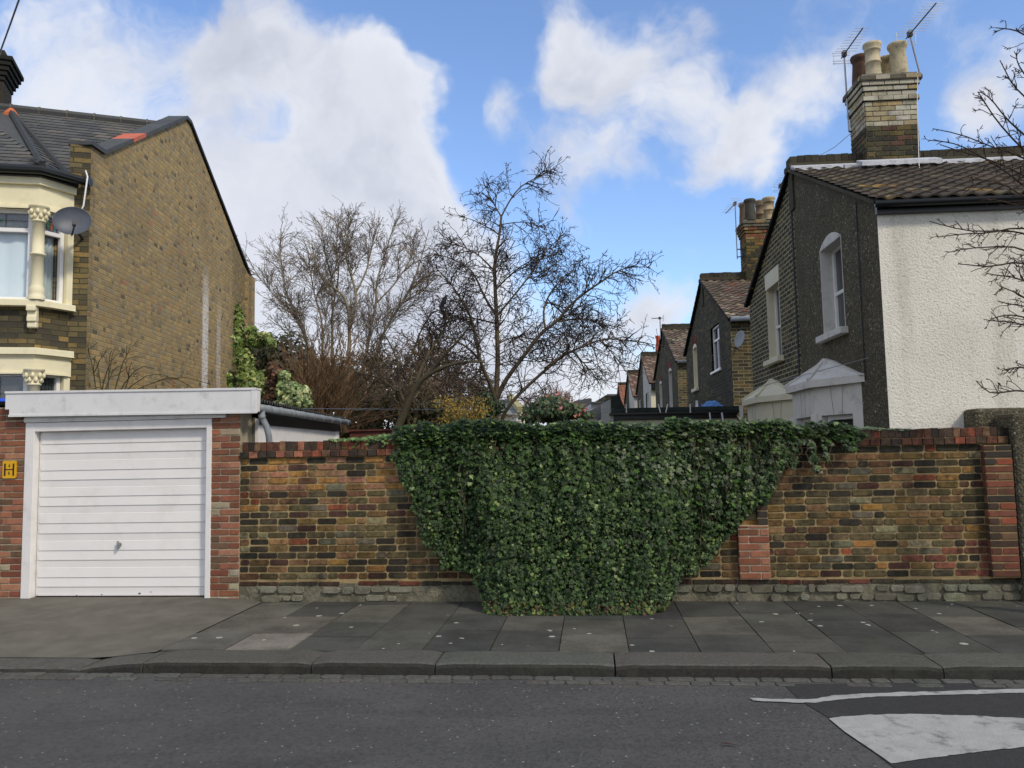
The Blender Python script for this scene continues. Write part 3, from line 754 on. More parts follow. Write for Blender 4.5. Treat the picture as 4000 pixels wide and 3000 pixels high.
while cnt < 42000:
    px = rnd.uniform(x0 - 15, x1 + 15); py = rnd.uniform(1630, 2420)
    edge = mnoise.noise(Vector((px * .012, py * .012, 2))) * 26 + mnoise.noise(Vector((px * .05, py * .05, 7))) * 12
    ins = inpoly(px, py, IVP); dd = polydist(px, py, IVP)
    if not ins and dd > max(0, edge): continue
    if ins and dd < -edge * .8: continue
    z = 1.0
    for _ in range(3):
        off = ivyoff(px, z); h = hit(px, py, W0 - wn * off, wn); z = h.z
    bump = mnoise.noise(Vector((h.x * 2.2, h.z * .9, 1))) * .09 + mnoise.noise(Vector((h.x * 8, h.z * 1.5, 5))) * .05 + mnoise.noise(Vector((h.x * 16, h.z * 9, 5))) * .04
    sf = min(1, dd / 90) if ins else 0
    layer = rnd.random(); dep = (layer ** 1.5) * (.20 + .15 * (z < .8)) * (.35 + sf)
    o = max(.02, off + bump * (.3 + sf) - dep)
    h = hit(px, py, W0 - wn * o, wn)
    if h.z < .01: h.z = .01 + rnd.random() * .05
    pos.append(tuple(h))
    up = .55 + rnd.gauss(0, .3) + (.8 if h.z > 1.72 else 0)
    nrm.append((rnd.gauss(0, .5), -1 + rnd.gauss(0, .25), up))
    strand = mnoise.noise(Vector((h.x * 7, h.z * 1.1, 9)))
    s = rnd.choice([rnd.uniform(.015, .030), rnd.uniform(.022, .042), rnd.uniform(.028, .062)]) * (1.15 if h.z > 1.0 else .9)
    c = jc(rnd, rnd.choice(IV), .3, .12)
    if strand > .22 and rnd.random() < .22: c = jc(rnd, C(100, 118, 60, K), .2); s *= .7
    elif h.x > 1.1 and h.z > 1.2 and rnd.random() < .20 + .25 * strand: c = jc(rnd, C(88, 98, 76, K), .2)
    elif rnd.random() < .04: c = jc(rnd, C(108, 124, 78, K), .2); s *= .8
    if h.z < .13 and rnd.random() < .3: c = jc(rnd, rnd.choice([C(84, 60, 36, K), C(84, 92, 38, K), C(60, 48, 30, K)]), .2)
    siz.append(s); cols.append(c); cnt += 1
# mound lying over the coping and a thin trail running along it to the left
for i in range(3600):
    px = rnd.uniform(1560, 3330); top = .12 + .07 * mnoise.noise(Vector((px * .008, 0, 0))) + (.03 if px < 3050 else -.07)
    b = rnd.uniform(-.12, .34); zz = 1.78 + rnd.random() ** .6 * max(.02, top * (1 - abs(b - .08) * 1.7))
    h = hit(px, 1660, W0 + wn * b, wn); h.z = zz
    pos.append(tuple(h)); nrm.append((rnd.gauss(0, .45), -.5 + rnd.gauss(0, .4), 1)); siz.append(rnd.uniform(.035, .062)); cols.append(jc(rnd, IV[rnd.randrange(3)] if rnd.random() < .8 else C(112, 132, 84, K), .3, .1))
for i in range(420):
    px = rnd.uniform(1285, 1570); f = (px - 1285) / 285
    if rnd.random() > .35 + .65 * f: continue
    h = hit(px, 1710, W0 - wn * rnd.uniform(-.1, .07), wn); h.z = 1.80 + rnd.random() * (.02 + .08 * f * f) - (.1 * rnd.random() if rnd.random() < .35 * f + .05 else 0)
    pos.append(tuple(h)); nrm.append((rnd.gauss(0, .4), -.8, .8)); siz.append(rnd.uniform(.03, .05)); cols.append(jc(rnd, rnd.choice([IV[2], C(96, 120, 70, K)]), .25))
for i in range(240):
    px = rnd.uniform(3330, 3560); h = hit(px, 1690, W0 - wn * rnd.uniform(-.15, .03), wn); h.z = 1.78 + rnd.random() * .06 * max(.2, 1 - (px - 3330) / 230)
    pos.append(tuple(h)); nrm.append((rnd.gauss(0, .4), -.5, 1)); siz.append(rnd.uniform(.022, .04)); cols.append(jc(rnd, C(96, 112, 84, K), .25))
ivy = thing('ivy', 'thick curtain of dark green ivy hanging over the brick wall onto the pavement', 'ivy', wp(.4, -.3, 0), MWALL)
leafmesh('foliage', M_ivy, pos, nrm, siz, cols, IVY_T, IVY_F, nr, tipj=.45, parent=ivy)
g = MB()
for i in range(60):
    px = rnd.uniform(1700, 3250); h = hit(px, 1700, W0 - wn * .1, wn); p = Vector(h); pts = []
    L = rnd.uniform(.4, 1.5) if px < 2800 else rnd.uniform(.2, .6)
    for k in range(9):
        pts.append(p.copy()); p = p + Vector((rnd.gauss(0, .02) , -.01 + rnd.gauss(0, .008), -L / 8))
        if p.z < .02: break
        q = (p - W0).dot(wn)
        if -q < ivyoff(px, p.z) - .15: p = p - wn * ((ivyoff(px, p.z) - .12) + q) * .5
    g.tube(pts, .004, .0025, 4)
g.build('stems', M_vine, ivy)

# ------------------------------------------------------------------ garage
rnd = random.Random(31)
OFF = .12
gar = thing('garage', 'garage with a white ribbed door between red brick piers', 'garage', wp(-4.6, 0, 0), MWALL)
def pxu(px, py, off=0): return wl(px, py, off)[0]
def pxz(px, py, off=0): return wl(px, py, off)[1]
fL, fR = pxu(22, 1580, OFF), pxu(998, 1565, OFF)
zTL, zTR, zBL, zBR, zS = pxz(22, 1530, OFF), pxz(998, 1515, OFF), pxz(60, 1625, OFF), pxz(998, 1611, OFF), pxz(22, 1598, OFF)
uS = pxu(37, 1610, OFF)
g = MB(); g.prism(MWALL, [(uS, zBL + .012), (fR, zBR + .012), (fR, zTR - .02), (fL, zTL - .02), (fL, zS), (uS, zS)], -OFF, -OFF + .03)
g.box(MWALL, fR - .022, fR, -OFF + .03, .02, zBR + .012, zTR - .02)
fas = g.build('fascia', M_fascia, gar, bevel=.004)
g = MB(); g.prism(MWALL, [(uS - .006, zBL - .006), (fR + .006, zBR - .006), (fR + .006, zBR + .012), (uS - .006, zBL + .012)], -OFF - .010, -OFF + .034)
g.prism(MWALL, [(fL - .006, zTL - .02), (fR + .006, zTR - .02), (fR + .006, zTR), (fL - .006, zTL)], -OFF - .012, .02)
g.box(MWALL, fR - .05, fR + .004, -OFF - .006, -OFF, zBR + .012, zTR - .02)
g.build('trim', M_fascia, fas, bevel=.003)
# frame round the door
oL, oR = pxu(98, 1980), pxu(828, 1980); iL, iR = pxu(133, 1980), pxu(808, 1980); zt, zi = pxz(460, 1644), pxz(460, 1679)
g = MB(); g.box(MWALL, oL, iL, -.035, .10, .02, zt); g.box(MWALL, iR, oR, -.035, .10, .02, zt); g.box(MWALL, iL, iR, -.033, .10, zi, zt)
g.build('door_frame', M_white, gar, bevel=.005)
g = MB(); g.box(MWALL, oL - .005, pxu(888, 1630), -.055, .1, zt + .004, zBR + .02); g.box(MWALL, oL - .005, oR + .1, -.068, -.055, zt + .022, zt + .04)
g.build('lintel_board', M_white, gar, bevel=.004)
# ribbed door
lines = [1730, 1766, 1834, 1872, 1937, 1974, 2042, 2082, 2149, 2187, 2255, 2292]
zl = [pxz(465, y, -.05) for y in lines]
prof = [(.06, zi + .0), (.052, zi - .012)]
for i, z in enumerate(zl):
    prof += [(.048, z + .003), (.057, z - .002)]
    if i % 2 == 1: prof += [(.0575, z - .085), (.0555, z - .088)]
zb = .062; prof += [(.050, zb + .02), (.050, zb)]
g = MB(); n = len(prof)
vs = [(iL + .006, b, z) for b, z in prof] + [(iL + .045, b, z) for b, z in prof] + [(iR - .045, b, z) for b, z in prof] + [(iR - .006, b, z) for b, z in prof]
vs = [(a, (.062 if k // n in (0, 3) else b), z) for k, (a, b, z) in enumerate(vs)]
g.add(vs, [(c * n + i, c * n + i + 1, (c + 1) * n + i + 1, (c + 1) * n + i) for c in range(3) for i in range(n - 1)], M=MWALL)
door = g.build('door', M_door, gar)
hu, hz_ = wl(465, 2128, -.04); g = MB()
g.lathe(wp(hu, .052, hz_), [(.0, .008), (.022, .008), (.026, 0)], 16, axis=-wn)
g.box(MWALL, hu - .012, hu + .012, .02, .05, hz_ - .035, hz_ + .02); g.box(MWALL, hu - .005, hu + .005, .0, .03, hz_ - .05, hz_ + .045)
g.build('handle', M_grey, door, bevel=.003)
M_rust = plain('rust_chip', C(70, 68, 80, 1.1), .8)
for (x, y, s) in ((398, 2322, .012), (545, 2318, .016), (590, 2312, .008), (300, 2325, .008)):
    g = MB(); a, z = wl(x, y, -.05); pts = [(a + s * math.cos(k * 1.05) * rnd.uniform(.5, 1.2), z + s * math.sin(k * 1.05) * rnd.uniform(.4, .9)) for k in range(6)]
    g.prism(MWALL, pts, .047, .0495); g.build('rust_spot', M_rust, door)
pier('pier', pxu(826, 1980), -3.152, -.02, pxz(880, 1612), .02, REDPAL + [(1, C(150, 140, 118, K))], M_redbrick, gar, M_mortar2, back=.3)
pier('pier', -6.95, oL - .002, -.02, pxz(10, 1592), .02, REDPAL, M_redbrick, gar, M_mortar2, back=.3)
# body, corrugated roof, side
nU = Vector(WU)
def sidep(px, py, u):   # point on the vertical plane u = const
    h = hit(px, py, wp(u, 0, 0), nU); return (h - W0).dot(wn), h.z
gu = -2.93
bA, zA = sidep(1012, 1596, gu); bB, zB = sidep(1362, 1654, gu)
BE = bB
g = MB(); g.box(MWALL, -6.9, -3.12, .302, BE - .1, -.1, 2.1); g.build('body', M_render, gar)
g = MB(); vs = []; nb = int(BE / .0125)
for i in range(nb + 1):
    b = -.06 + (BE + .08) * i / nb; f = b / BE
    ze = (zA * (1 - f) + zB * f) + .10 * (1 - f) + .065 * f + .022 * math.sin(b * 2 * math.pi / .076)
    vs += [(gu - .03, b, ze), (-6.9, b, ze + .05)]
g.add(vs, [(2 * i, 2 * i + 1, 2 * i + 3, 2 * i + 2) for i in range(nb)], M=MWALL)
rf = g.build('roof', plain('corrugated_sheet', C(52, 52, 49, K), .8, .2, 5, 60, .4, .004, C(84, 82, 76, K), 6, .5), gar, smooth=True)
g = MB(); pts = []
g.tube([wp(gu, -.0, zA + .01), wp(gu, BE, zB + .01)], .044, .044, 12)
gut = g.build('gutter', M_grey, gar, smooth=True)
for i in range(9):
    g = MB(); b = .25 + i * (BE - .4) / 8; f = b / BE; z = zA * (1 - f) + zB * f + .01
    g.lathe(wp(gu, b - .012, z), [(.044, 0), (.050, 0), (.050, .024), (.044, .024)], 12, axis=wn)
    g.build('gutter_clip', M_grey, gut, smooth=True)
g = MB(); g.tube([wp(gu, .06, zA - .02), wp(gu, .06, zA - .10), wp(gu + .05, .07, zA - .2), wp(gu + .07, .1, zA - .32), wp(gu + .075, .12, zA - .6), wp(gu + .075, .12, 0)], .036, .036, 12)
g.lathe(wp(gu, .06, zA - .12), [(.036, 0), (.043, 0), (.043, .05), (.036, .05)], 12)
g.lathe(wp(gu + .073, .12, zA - .42), [(.036, 0), (.043, 0), (.043, .04), (.036, .04)], 12)
g.build('downpipe', M_grey, gar, smooth=True)
g = MB()
vs = [(-3.05, .3, zA - .17), (-3.05, BE - .05, zB - .13), (-3.05, BE - .05, zB + .03), (-3.05, .3, zA + .05)]
g.add(vs + [(a - .03, b, z) for a, b, z in vs], [(0, 1, 2, 3), (0, 4, 5, 1), (4, 7, 6, 5)], M=MWALL); g.build('eaves_board_or_shade', M_black, gar)  # black strip on the side wall stands in for shade under the eaves
g = MB(); g.box(MWALL, -3.118, -3.07, .3, BE - .15, 1.78, zA - .1)
for i in range(10): g.box(MWALL, -3.12, -3.06, .35 + i * .36, .41 + i * .36, 1.1, 1.78)
g.box(MWALL, -3.12, -3.055, .3, BE - .15, 1.745, 1.80); g.box(MWALL, -3.12, -3.05, BE - .2, BE - .1, 0, zB - .05)
g.build('side_boards', M_white, gar, bevel=.003)
g = MB(); g.box(MWALL, -3.119, -3.10, .3, BE - .15, 1.0, 1.77); g.build('window', M_glass, gar)

# hydrant sign: yellow plate, black H, 4 over 6
sg = thing('hydrant_sign', 'yellow hydrant plate with black H, 4 and 6 on the left brick pier', 'sign', wp(pxu(37, 1834), -.03, pxz(37, 1834)), MWALL)
sc_, sz_ = wl(37, 1834, .035)
M_yel = plain('yellow_plate', (.72, .40, .01), .45, .05, 8, 50, .1, .001, C(150, 100, 20, 1), 12, .3); M_ink = plain('black_ink', C(52, 28, 14, 1), .5)
g = MB(); hw, hh = .083, .1; pts = []
for cx, cz, a0 in ((hw - .015, hh - .015, 0), (-hw + .015, hh - .015, 90), (-hw + .015, -hh + .015, 180), (hw - .015, -hh + .015, 270)):
    for k in range(5): a = math.radians(a0 + k * 22.5); pts.append((sc_ + cx + .015 * math.cos(a), sz_ + cz + .015 * math.sin(a)))
g.prism(MWALL, pts, -.040, -.018); g.build('plate', M_yel, sg, bevel=.003)
g = MB()
for s in (-1, 1): g.box(MWALL, sc_ + s * .054 - .010, sc_ + s * .054 + .010, -.0425, -.0405, sz_ - .074, sz_ + .070)
g.box(MWALL, sc_ - .044, sc_ + .044, -.0425, -.0405, sz_ - .006, sz_ + .006)
g.build('letter', M_ink, sg)
def text(s, size, parent, mat, u, z, b, name='numeral'):
    cu = bpy.data.curves.new('tmp', 'FONT'); cu.body = s; cu.size = size; cu.align_x = 'CENTER'; cu.align_y = 'CENTER'; cu.extrude = .0008
    o = bpy.data.objects.new('tmp', cu); COL.objects.link(o)
    dg = bpy.context.evaluated_depsgraph_get(); dg.update(); me = bpy.data.meshes.new_from_object(o.evaluated_get(dg))
    vs = [(u + v.co.x, b - v.co.z, z + v.co.y) for v in me.vertices]; fs = [tuple(p.vertices) for p in me.polygons]
    bpy.data.objects.remove(o); q = MB(); q.add(vs, fs, M=MWALL); return q.build(name, mat, parent)
text('4', .058, sg, M_ink, sc_, sz_ + .042, -.0415); text('6', .058, sg, M_ink, sc_, sz_ - .042, -.0415)
# corner of blue sheeting beyond the left pier
g = MB(); p = aty(-60, 1558, 9.9); q = aty(22, 1556, 9.9)
for k in range(6): pass
pts = [(p.x, 9.8), (q.x + .05, 9.9), (q.x, 10.25), (p.x, 10.3)]
g.zprism(pts, 1.9, q.z); g.build('tarpaulin', plain('blue_sheet', C(30, 80, 215, 1.1), .5, .1, 6, 20, .4, .01), None, base=(p.x, 9.9, 1.9), bevel=.03, label='corner of bright blue sheeting showing over the brick pier at the left edge', cat='tarpaulin')

# ------------------------------------------------------------------ house on the left
rnd = random.Random(41)
A = Vector((-6.0, 11.15, 0)); VL = Vector((-.0455, 1, 0)).normalized(); IN = Vector((-1, -.0455, 0)).normalized()
MG = frame(A, VL, IN)
M_gable2 = brickmat('yellow_stock_gable_limed', YEL, C(134, 120, 92, KG), soot=C(104, 92, 68, KG), samt=.35, sscale=.7, flem=True, var=.55,
                    stains=[(16.10, 16.56, 1.5, 5.75, C(200, 196, 190, K), .85), (17.0, 17.34, 1.5, 5.3, C(182, 176, 168, K), .65), (17.9, 19.5, 1.5, 7.5, C(70, 64, 48, K), .55), (11.2, 11.6, .5, 6.6, C(84, 74, 50, K), .4)])
hl = thing('corner_house', 'yellow brick house with slate roof and cream two-storey bay behind the garage', 'house', A, MG)
TOPL = [(0, 6.15), (.34, 6.17), (3.62, 8.12), (3.86, 8.12), (7.6, 6.18), (8.05, 6.05)]
g = MB(); panel(g, MG, -.1, TOPL); panel(g, MG, -.1, TOPL, b=.25)
g.box(MG, 7.62, 8.15, -.10, .2, -.1, 6.0)
g.build('gable_wall', M_gable2, hl)
FD = Vector((-math.cos(math.radians(17)), -math.sin(math.radians(17)), 0))      # along the front, away from the corner
MF = frame(A, FD, Vector((-FD.y, FD.x, 0)) * (-1 if (-FD.y * 0 + FD.x * 1) > 0 else 1))
inF = Vector((FD.y, -FD.x, 0));
if inF.y < 0: inF = -inF
MF = frame(A, FD, inF)
g = MB(); panel(g, MF, -.1, [(0, 6.15), (.27, 6.15)]); panel(g, MF, -.1, [(.27, 5.5), (5.0, 5.5)]); g.box(MF, -.0, .27, .002, .34, 5.4, 6.15)
g.build('front_wall', M_front, hl)
# parapet coping of slate slabs with one terracotta slab
g = MB(); 
def cop_run(mb, a0, z0, a1, z1, n, cols, w=.30):
    for i in range(n):
        f0, f1 = i / n, (i + 1) / n
        A0, A1 = a0 + (a1 - a0) * f0 + .004, a0 + (a1 - a0) * f1 - .004; Z0, Z1 = z0 + (z1 - z0) * f0, z0 + (z1 - z0) * f1
        mb.prism(MG, [(A0, Z0), (A1, Z1), (A1, Z1 + .055), (A0, Z0 + .055)], -.045, w, cols(i))
SLC = C(66, 68, 68, K)
cop_run(g, -.05, 6.15, .36, 6.17, 1, lambda i: jc(rnd, SLC, .1))
cop_run(g, .36, 6.17, 3.64, 8.125, 7, lambda i: C(178, 92, 66, K) if i == 2 else jc(rnd, SLC, .12))
cop_run(g, 3.64, 8.125, 3.86, 8.125, 1, lambda i: jc(rnd, SLC, .1))
cop_run(g, 3.86, 8.125, 8.1, 6.0, 9, lambda i: jc(rnd, C(40, 42, 42, K), .1))
g.build('parapet_coping', M_slate, hl, bevel=.006)
def slates(mb, O, du, dv, nu, nv, tw, tl, th, pal, inside=None, jit=.004):
    n = du.cross(dv).normalized()
    if n.z < 0: n = -n
    for r in range(nv):
        for c in range(nu + 1):
            x0 = (c - (.5 if r % 2 else 0)) * tw; p = O + du * (x0 + tw / 2) + dv * ((r + .5) * tl)
            if inside and not inside(p): continue
            j = lambda: rnd.uniform(-jit, jit)
            a = O + du * (x0 + .003) + dv * (r * tl + j()) + n * th; b = O + du * (x0 + tw - .003) + dv * (r * tl + j()) + n * (th + j() * .3)
            c_ = O + du * (x0 + tw - .003) + dv * ((r + 1.0) * tl) + n * (th * .25); d = O + du * (x0 + .003) + dv * ((r + 1.0) * tl) + n * (th * .25)
            mb.add([a, b, c_, d, a - n * th, b - n * th], [(0, 1, 2, 3), (4, 5, 1, 0)], jc(rnd, pick(rnd, pal), .14, .03))
SLP = [(5, C(76, 76, 74, K)), (2, C(66, 67, 68, K)), (1.5, C(88, 84, 78, K))]
RD = -Vector((math.cos(math.radians(20)), math.sin(math.radians(20)), 0))
E0 = A + VL * .12 + IN * .26 + Vector((0, 0, 5.62)); RG = A + VL * 3.75 + IN * .26 + Vector((0, 0, 7.98))
g = MB(); ln = (RG - E0).length; dv = (RG - E0).normalized(); dv_main = dv.copy(); nv = int(ln / .19)
g.add([E0, E0 + RD * 6, RG + RD * 6, RG], [(0, 1, 2, 3)], C(30, 30, 30))
RB = A + VL * 7.7 + IN * .26 + Vector((0, 0, 6.0)); g.add([RG, RG + RD * 6, RB + RD * 6, RB], [(0, 1, 2, 3)], C(45, 46, 46))
slates(g, E0, RD, dv, 24, nv, .25, ln / nv, .016, SLP)
roof = g.build('roof', M_slate, hl)
g = MB(); g.tube([RG + RD * 0 + Vector((0, 0, .03)), RG + RD * 6 + Vector((0, 0, .03))], .085, .085, 8, SLC)
for i in range(14): g.tube([RG + RD * (i * .45) + Vector((0, 0, .03)), RG + RD * (i * .45 + .03) + Vector((0, 0, .03))], .097, .097, 8, C(90, 88, 80, K))
g.build('ridge_tiles', M_slate, roof)
# the bay: plan
P0 = A + FD * .20; P1 = Vector((-6.42, 10.64, 0)); BD = Vector((-.966, -.20, 0)).normalized(); P2 = P1 + BD * 1.75
P3 = P2 + (Vector((-P0.x + P1.x, 0, 0)) + Vector((0, P0.y - P1.y - .5, 0))) + Vector((0, .3, 0))
def offs(pts, d):   # offset the plan polyline outwards by d (towards the street)
    out = []
    for i, p in enumerate(pts):
        ns = []
        for q0, q1 in ((pts[i - 1], p) if i > 0 else (None, None), (p, pts[i + 1]) if i < len(pts) - 1 else (None, None)):
            if q0 is None: continue
            e = (q1 - q0).normalized(); nn = Vector((-e.y, e.x, 0)); ns.append(nn)
        m = sum(ns, Vector()).normalized(); k = 1 / max(.5, m.dot(ns[0])); out.append(p + m * d * k)
    return out
BP = [P0, P1, P2, P3]
tst = offs(BP, .1)
SG = 1 if (tst[1] - Vector((0, 0, 0))).length < (P1).length else -1
def band(mb, z0, z1, d, dep=.25, col=(1, 1, 1)):
    o = offs(BP, d * SG); i = offs(BP, -dep * SG); vs = [Vector((p.x, p.y, z)) for z in (z0, z1) for p in o] + [Vector((p.x, p.y, z)) for z in (z0, z1) for p in i]
    n = len(BP)
    for k in range(n - 1):
        q = [vs[k], vs[k + 1], vs[n + k + 1], vs[n + k], vs[2 * n + k], vs[2 * n + k + 1], vs[3 * n + k + 1], vs[3 * n + k]]
        mb.add(q, [(0, 1, 2, 3), (4, 5, 6, 7), (0, 1, 5, 4), (3, 2, 6, 7)] + ([(0, 3, 7, 4)] if k == 0 else []), col)
bay = None
g = MB(); band(g, 5.06, 5.46, .0); band(g, 5.40, 5.50, .05)
bay = g.build('bay', M_cream, hl, bevel=.004)
g = MB(); band(g, 2.80, 3.06, .03); g.build('entablature', M_cream, bay, bevel=.004)
g = MB(); band(g, 3.715, 3.80, .10, .35); g.build('sill_band', M_cream, bay, bevel=.008); g = MB(); band(g, 3.06, 3.15, .09, .3); band(g, 3.035, 3.06, .05, .3)
g.build('cornice', M_cream, bay, bevel=.008)
g = MB(); band(g, 3.15, 3.715, -.02, .2); g.build('brick_panel', M_front, bay)
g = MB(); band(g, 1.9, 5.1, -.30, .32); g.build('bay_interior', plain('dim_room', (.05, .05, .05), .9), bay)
def facet(Pa, Pb): 
    u = (Pb - Pa).normalized(); inn = Vector((u.y, -u.x, 0))
    if inn.y < 0: inn = -inn
    return frame(Pa, u, inn), (Pb - Pa).length
def colonnette(P, z0, z1, r=.075):
    g = MB(); H = z1 - z0
    prof = [(r * 1.35, 0), (r * 1.35, .05), (r * 1.15, .07), (r * 1.25, .10), (r * 1.2, .16), (r * 1.02, .19), (r, .2)]
    if H > 1: prof += [(r, H * .47), (r * 1.3, H * .475), (r * 1.35, H * .49), (r * 1.0, H * .505)]
    prof += [(r * .97, H - .22), (r * 1.2, H - .215), (r * 1.2, H - .195), (r * 1.0, H - .19), (r * 1.1, H - .12), (r * 1.5, H - .03), (r * 1.7, H - .02), (r * 1.7, H)]
    g.lathe((P.x, P.y, z0), prof, 20)
    for k in range(16):   # carved leaves of the capital
        a = k * math.pi / 8; zz = z1 - .15 + (.06 if k % 2 else 0); rr = r * (1.25 if k % 2 == 0 else 1.5)
        c = Vector((P.x + rr * math.cos(a), P.y + rr * math.sin(a), zz)); g.lathe(c, [(0, -.035), (.022, -.02), (.026, .01), (.014, .035), (0, .04)], 6)
    return g.build('colonnette', M_cream, bay, smooth=True)
OUTP = offs(BP, .03 * SG)
for P in (OUTP[1], OUTP[2]): colonnette(P, 3.80, 5.09); colonnette(P, 2.0, 2.86)
M1, L1 = facet(P0, P1); M2, L2 = facet(P1, P2)
g = MB()   # side pilaster next to the wall and window backs
g.box(M1, .0, .09, -.01, .12, 3.80, 5.08); g.build('pilaster', M_cream, bay); g = MB(); g.box(M1, .0, .09, -.01, .12, 2.0, 2.84); g.build('pilaster', M_cream, bay)
def baywin(M, a0, a1, z0, z1, tr, cur):
    w = window(hl, M, a0, a1, z0, z1, .05, M_upvc, M_glassc, fw=.055, transom=tr, sill=0, curtain=None)
    g = MB(); n = 20; vs = []
    for i in range(n + 1):
        a = a0 + (a1 - a0) * i / n; vs += [(a, .17 + .015 * math.sin(i * 1.7), z0), (a, .17 + .015 * math.sin(i * 1.7), tr if tr else z1)]
    g.add(vs, [(2 * i, 2 * i + 2, 2 * i + 3, 2 * i + 1) for i in range(n)], M=M); g.build('curtain', cur, w, smooth=True)
    g = MB()       # leaded toplight: tulip pattern in coloured glass
    t0, t1 = (tr + .05, z1 - .07) if tr else (z1 - .5, z1 - .07); cx = (a0 + a1) / 2; W = (a1 - a0)
    for s in (-1, 1):
        g.prism(M, [(cx + s * .02, t0 + .02), (cx + s * W * .22, t0 + .05), (cx + s * W * .26, t0 + .10), (cx + s * W * .10, t0 + .13)], .083, .086, C(50, 110, 80))
    g.prism(M, [(cx - .03, t0 + .01), (cx + .03, t0 + .01), (cx + .02, t0 + .12), (cx, t0 + .15), (cx - .02, t0 + .12)], .083, .086, C(140, 80, 60))
    for i in range(1, 5):
        a = a0 + .05 + (W - .1) * i / 5; g.box(M, a - .003, a + .003, .081, .083, t0, t1, C(40, 40, 40))
    g.box(M, a0 + .05, a1 - .05, .0805, .0815, (t0 + t1) / 2 - .003, (t0 + t1) / 2 + .003, C(40, 40, 40))
    g.build('stained_glass', attr('leaded_glass', .2, .05, 20, bstr=.05), w)
    return w
M_dimglass = plain('toplight_glass', C(64, 72, 74, 1.1), .15, .2, 20, 50, .1, .001, spec=.7)
for M, a0, a1 in ((M1, .10, L1 - .07), (M2, .09, L2 - .09)):
    baywin(M, a0, a1, 3.80, 5.07, 4.78, M_curtain if M is M2 else M_curtain2)
    w = baywin(M, a0, a1, 2.0, 2.83, None, M_curtain2)
    g = MB(); g.box(M, a0 + .05, a1 - .05, .10, .12, 4.80, 5.05); g.build('toplight_backing', M_dimglass, bay)
    g = MB(); g.box(M, a0 + .05, a1 - .05, .10, .12, 2.0, 2.80); g.build('toplight_backing', M_dimglass, bay)
    # label mouldings over the window heads
    g = MB(); cx = (a0 + a1) / 2; hw = (a1 - a0) / 2 + .05
    for zz in (5.06, 2.80):
        g = MB()
        for k, (o, h) in enumerate(((.05, .03), (.035, .06), (.02, .085))):
            pts = [(cx - hw + k * .03, zz)] + [(cx + (hw - k * .03) * math.sin(x) , zz + h * math.cos(x) ** .5 if math.cos(x) > 0 else zz) for x in [math.radians(v) for v in range(-70, 71, 20)]] + [(cx + hw - k * .03, zz)]
            g.prism(M, pts, -o, .0)
        g.build('label_moulding', M_cream, bay)
g = MB()
MM = frame(OUTP[1], BD, Vector((BD.y, -BD.x, 0)) if (Vector((BD.y, -BD.x, 0))).y > 0 else Vector((-BD.y, BD.x, 0)))
for z0, z1, d in ((3.42, 3.50, .035), (3.50, 3.58, .06), (3.56, 3.66, .045), (3.64, 3.716, .09)): g.box(MM, -.02, .10, -d, .05, z0, z1)
g.build('bracket', M_cream, bay, bevel=.015)
# eaves of the bay and the front: black gutter and soffit
ow = offs(BP, .14 * SG); ow[0] = A + FD * .02 - inF * .12; 
g = MB()
pl = [Vector((p.x, p.y, 5.575)) for p in ow]; g.tube(pl, .062, .062, 10)
band(g, 5.50, 5.60, .09, .3); g.tube([pl[0] + Vector((.05, 0, 0)), pl[0]], .068, .068, 10)
g.build('gutter', M_black, hl, smooth=False)
g = MB(); g.tube([Vector((-5.98, 10.98, 5.72)), Vector((-5.93, 10.94, 5.62)), Vector((-5.97, 10.93, 5.2)), Vector((-6.05, 10.9, 4.98))], .012, .012, 6)
g.build('overflow_pipe', M_white, hl, smooth=True)
# bay roof planes running up to the ridge
n_rf = RD.cross(dv_main).normalized(); n_rf = n_rf if n_rf.z > 0 else -n_rf
AP = hit(46, 468, E0, n_rf) + n_rf * .10
o2 = offs(BP, .12 * SG); e = [Vector((p.x, p.y, 5.63)) for p in o2]; e[0] = A + FD * .27 + Vector((0, 0, 5.63)) - inF * .05
g = MB()
def tri(Ea, Eb, Ap, k):
    g.add([Ea, Eb, Ap], [(0, 1, 2)], C(32, 33, 33)); du = (Eb - Ea).normalized(); n = du.cross(Ap - Ea).normalized(); n = n if n.z > 0 else -n
    dv = n.cross(du).normalized(); dv = dv if dv.z > 0 else -dv; H = (Ap - Ea).dot(dv)
    def ins(p):
        x = (p - Ea).dot(du); y = (p - Ea).dot(dv) / H; ax = (Ap - Ea).dot(du); L = (Eb - Ea).length
        return ax * y - .02 <= x <= L + (ax - L) * y + .02 and 0 <= y <= 1
    x0 = min(0, (Ap - Ea).dot(du)) - .3; slates(g, Ea + du * x0, du, dv, int(((Eb - Ea).length + abs((Ap - Ea).dot(du)) + 1) / .25) + 2, int(H / .19), .25, H / int(H / .19), .016, SLP, ins)
tri(e[0], e[1], AP, 0); AP2 = AP + RD * .0
tri(e[1], e[2] + BD * 1.5, AP + RD * .6, 1)
g.add([AP, AP + RD * .6, e[1]], [(0, 1, 2)], SLC)
br = g.build('bay_roof', M_slate, hl)
g = MB(); up = Vector((0, 0, .03))
g.tube([e[0] + up, AP + up], .05, .05, 6, C(52, 54, 54, K)); g.tube([e[1] + up, AP + up], .05, .05, 6, C(52, 54, 54, K)); g.build('hip_tiles', M_slate, br)
g = MB(); g.lathe(AP + Vector((.0, 0, -.06)), [(.16, -.12), (.13, .04), (.07, .12), (.03, .16), (0, .17)], 10, C(176, 92, 50, K)); g.build('apex_tile', M_slate, br)
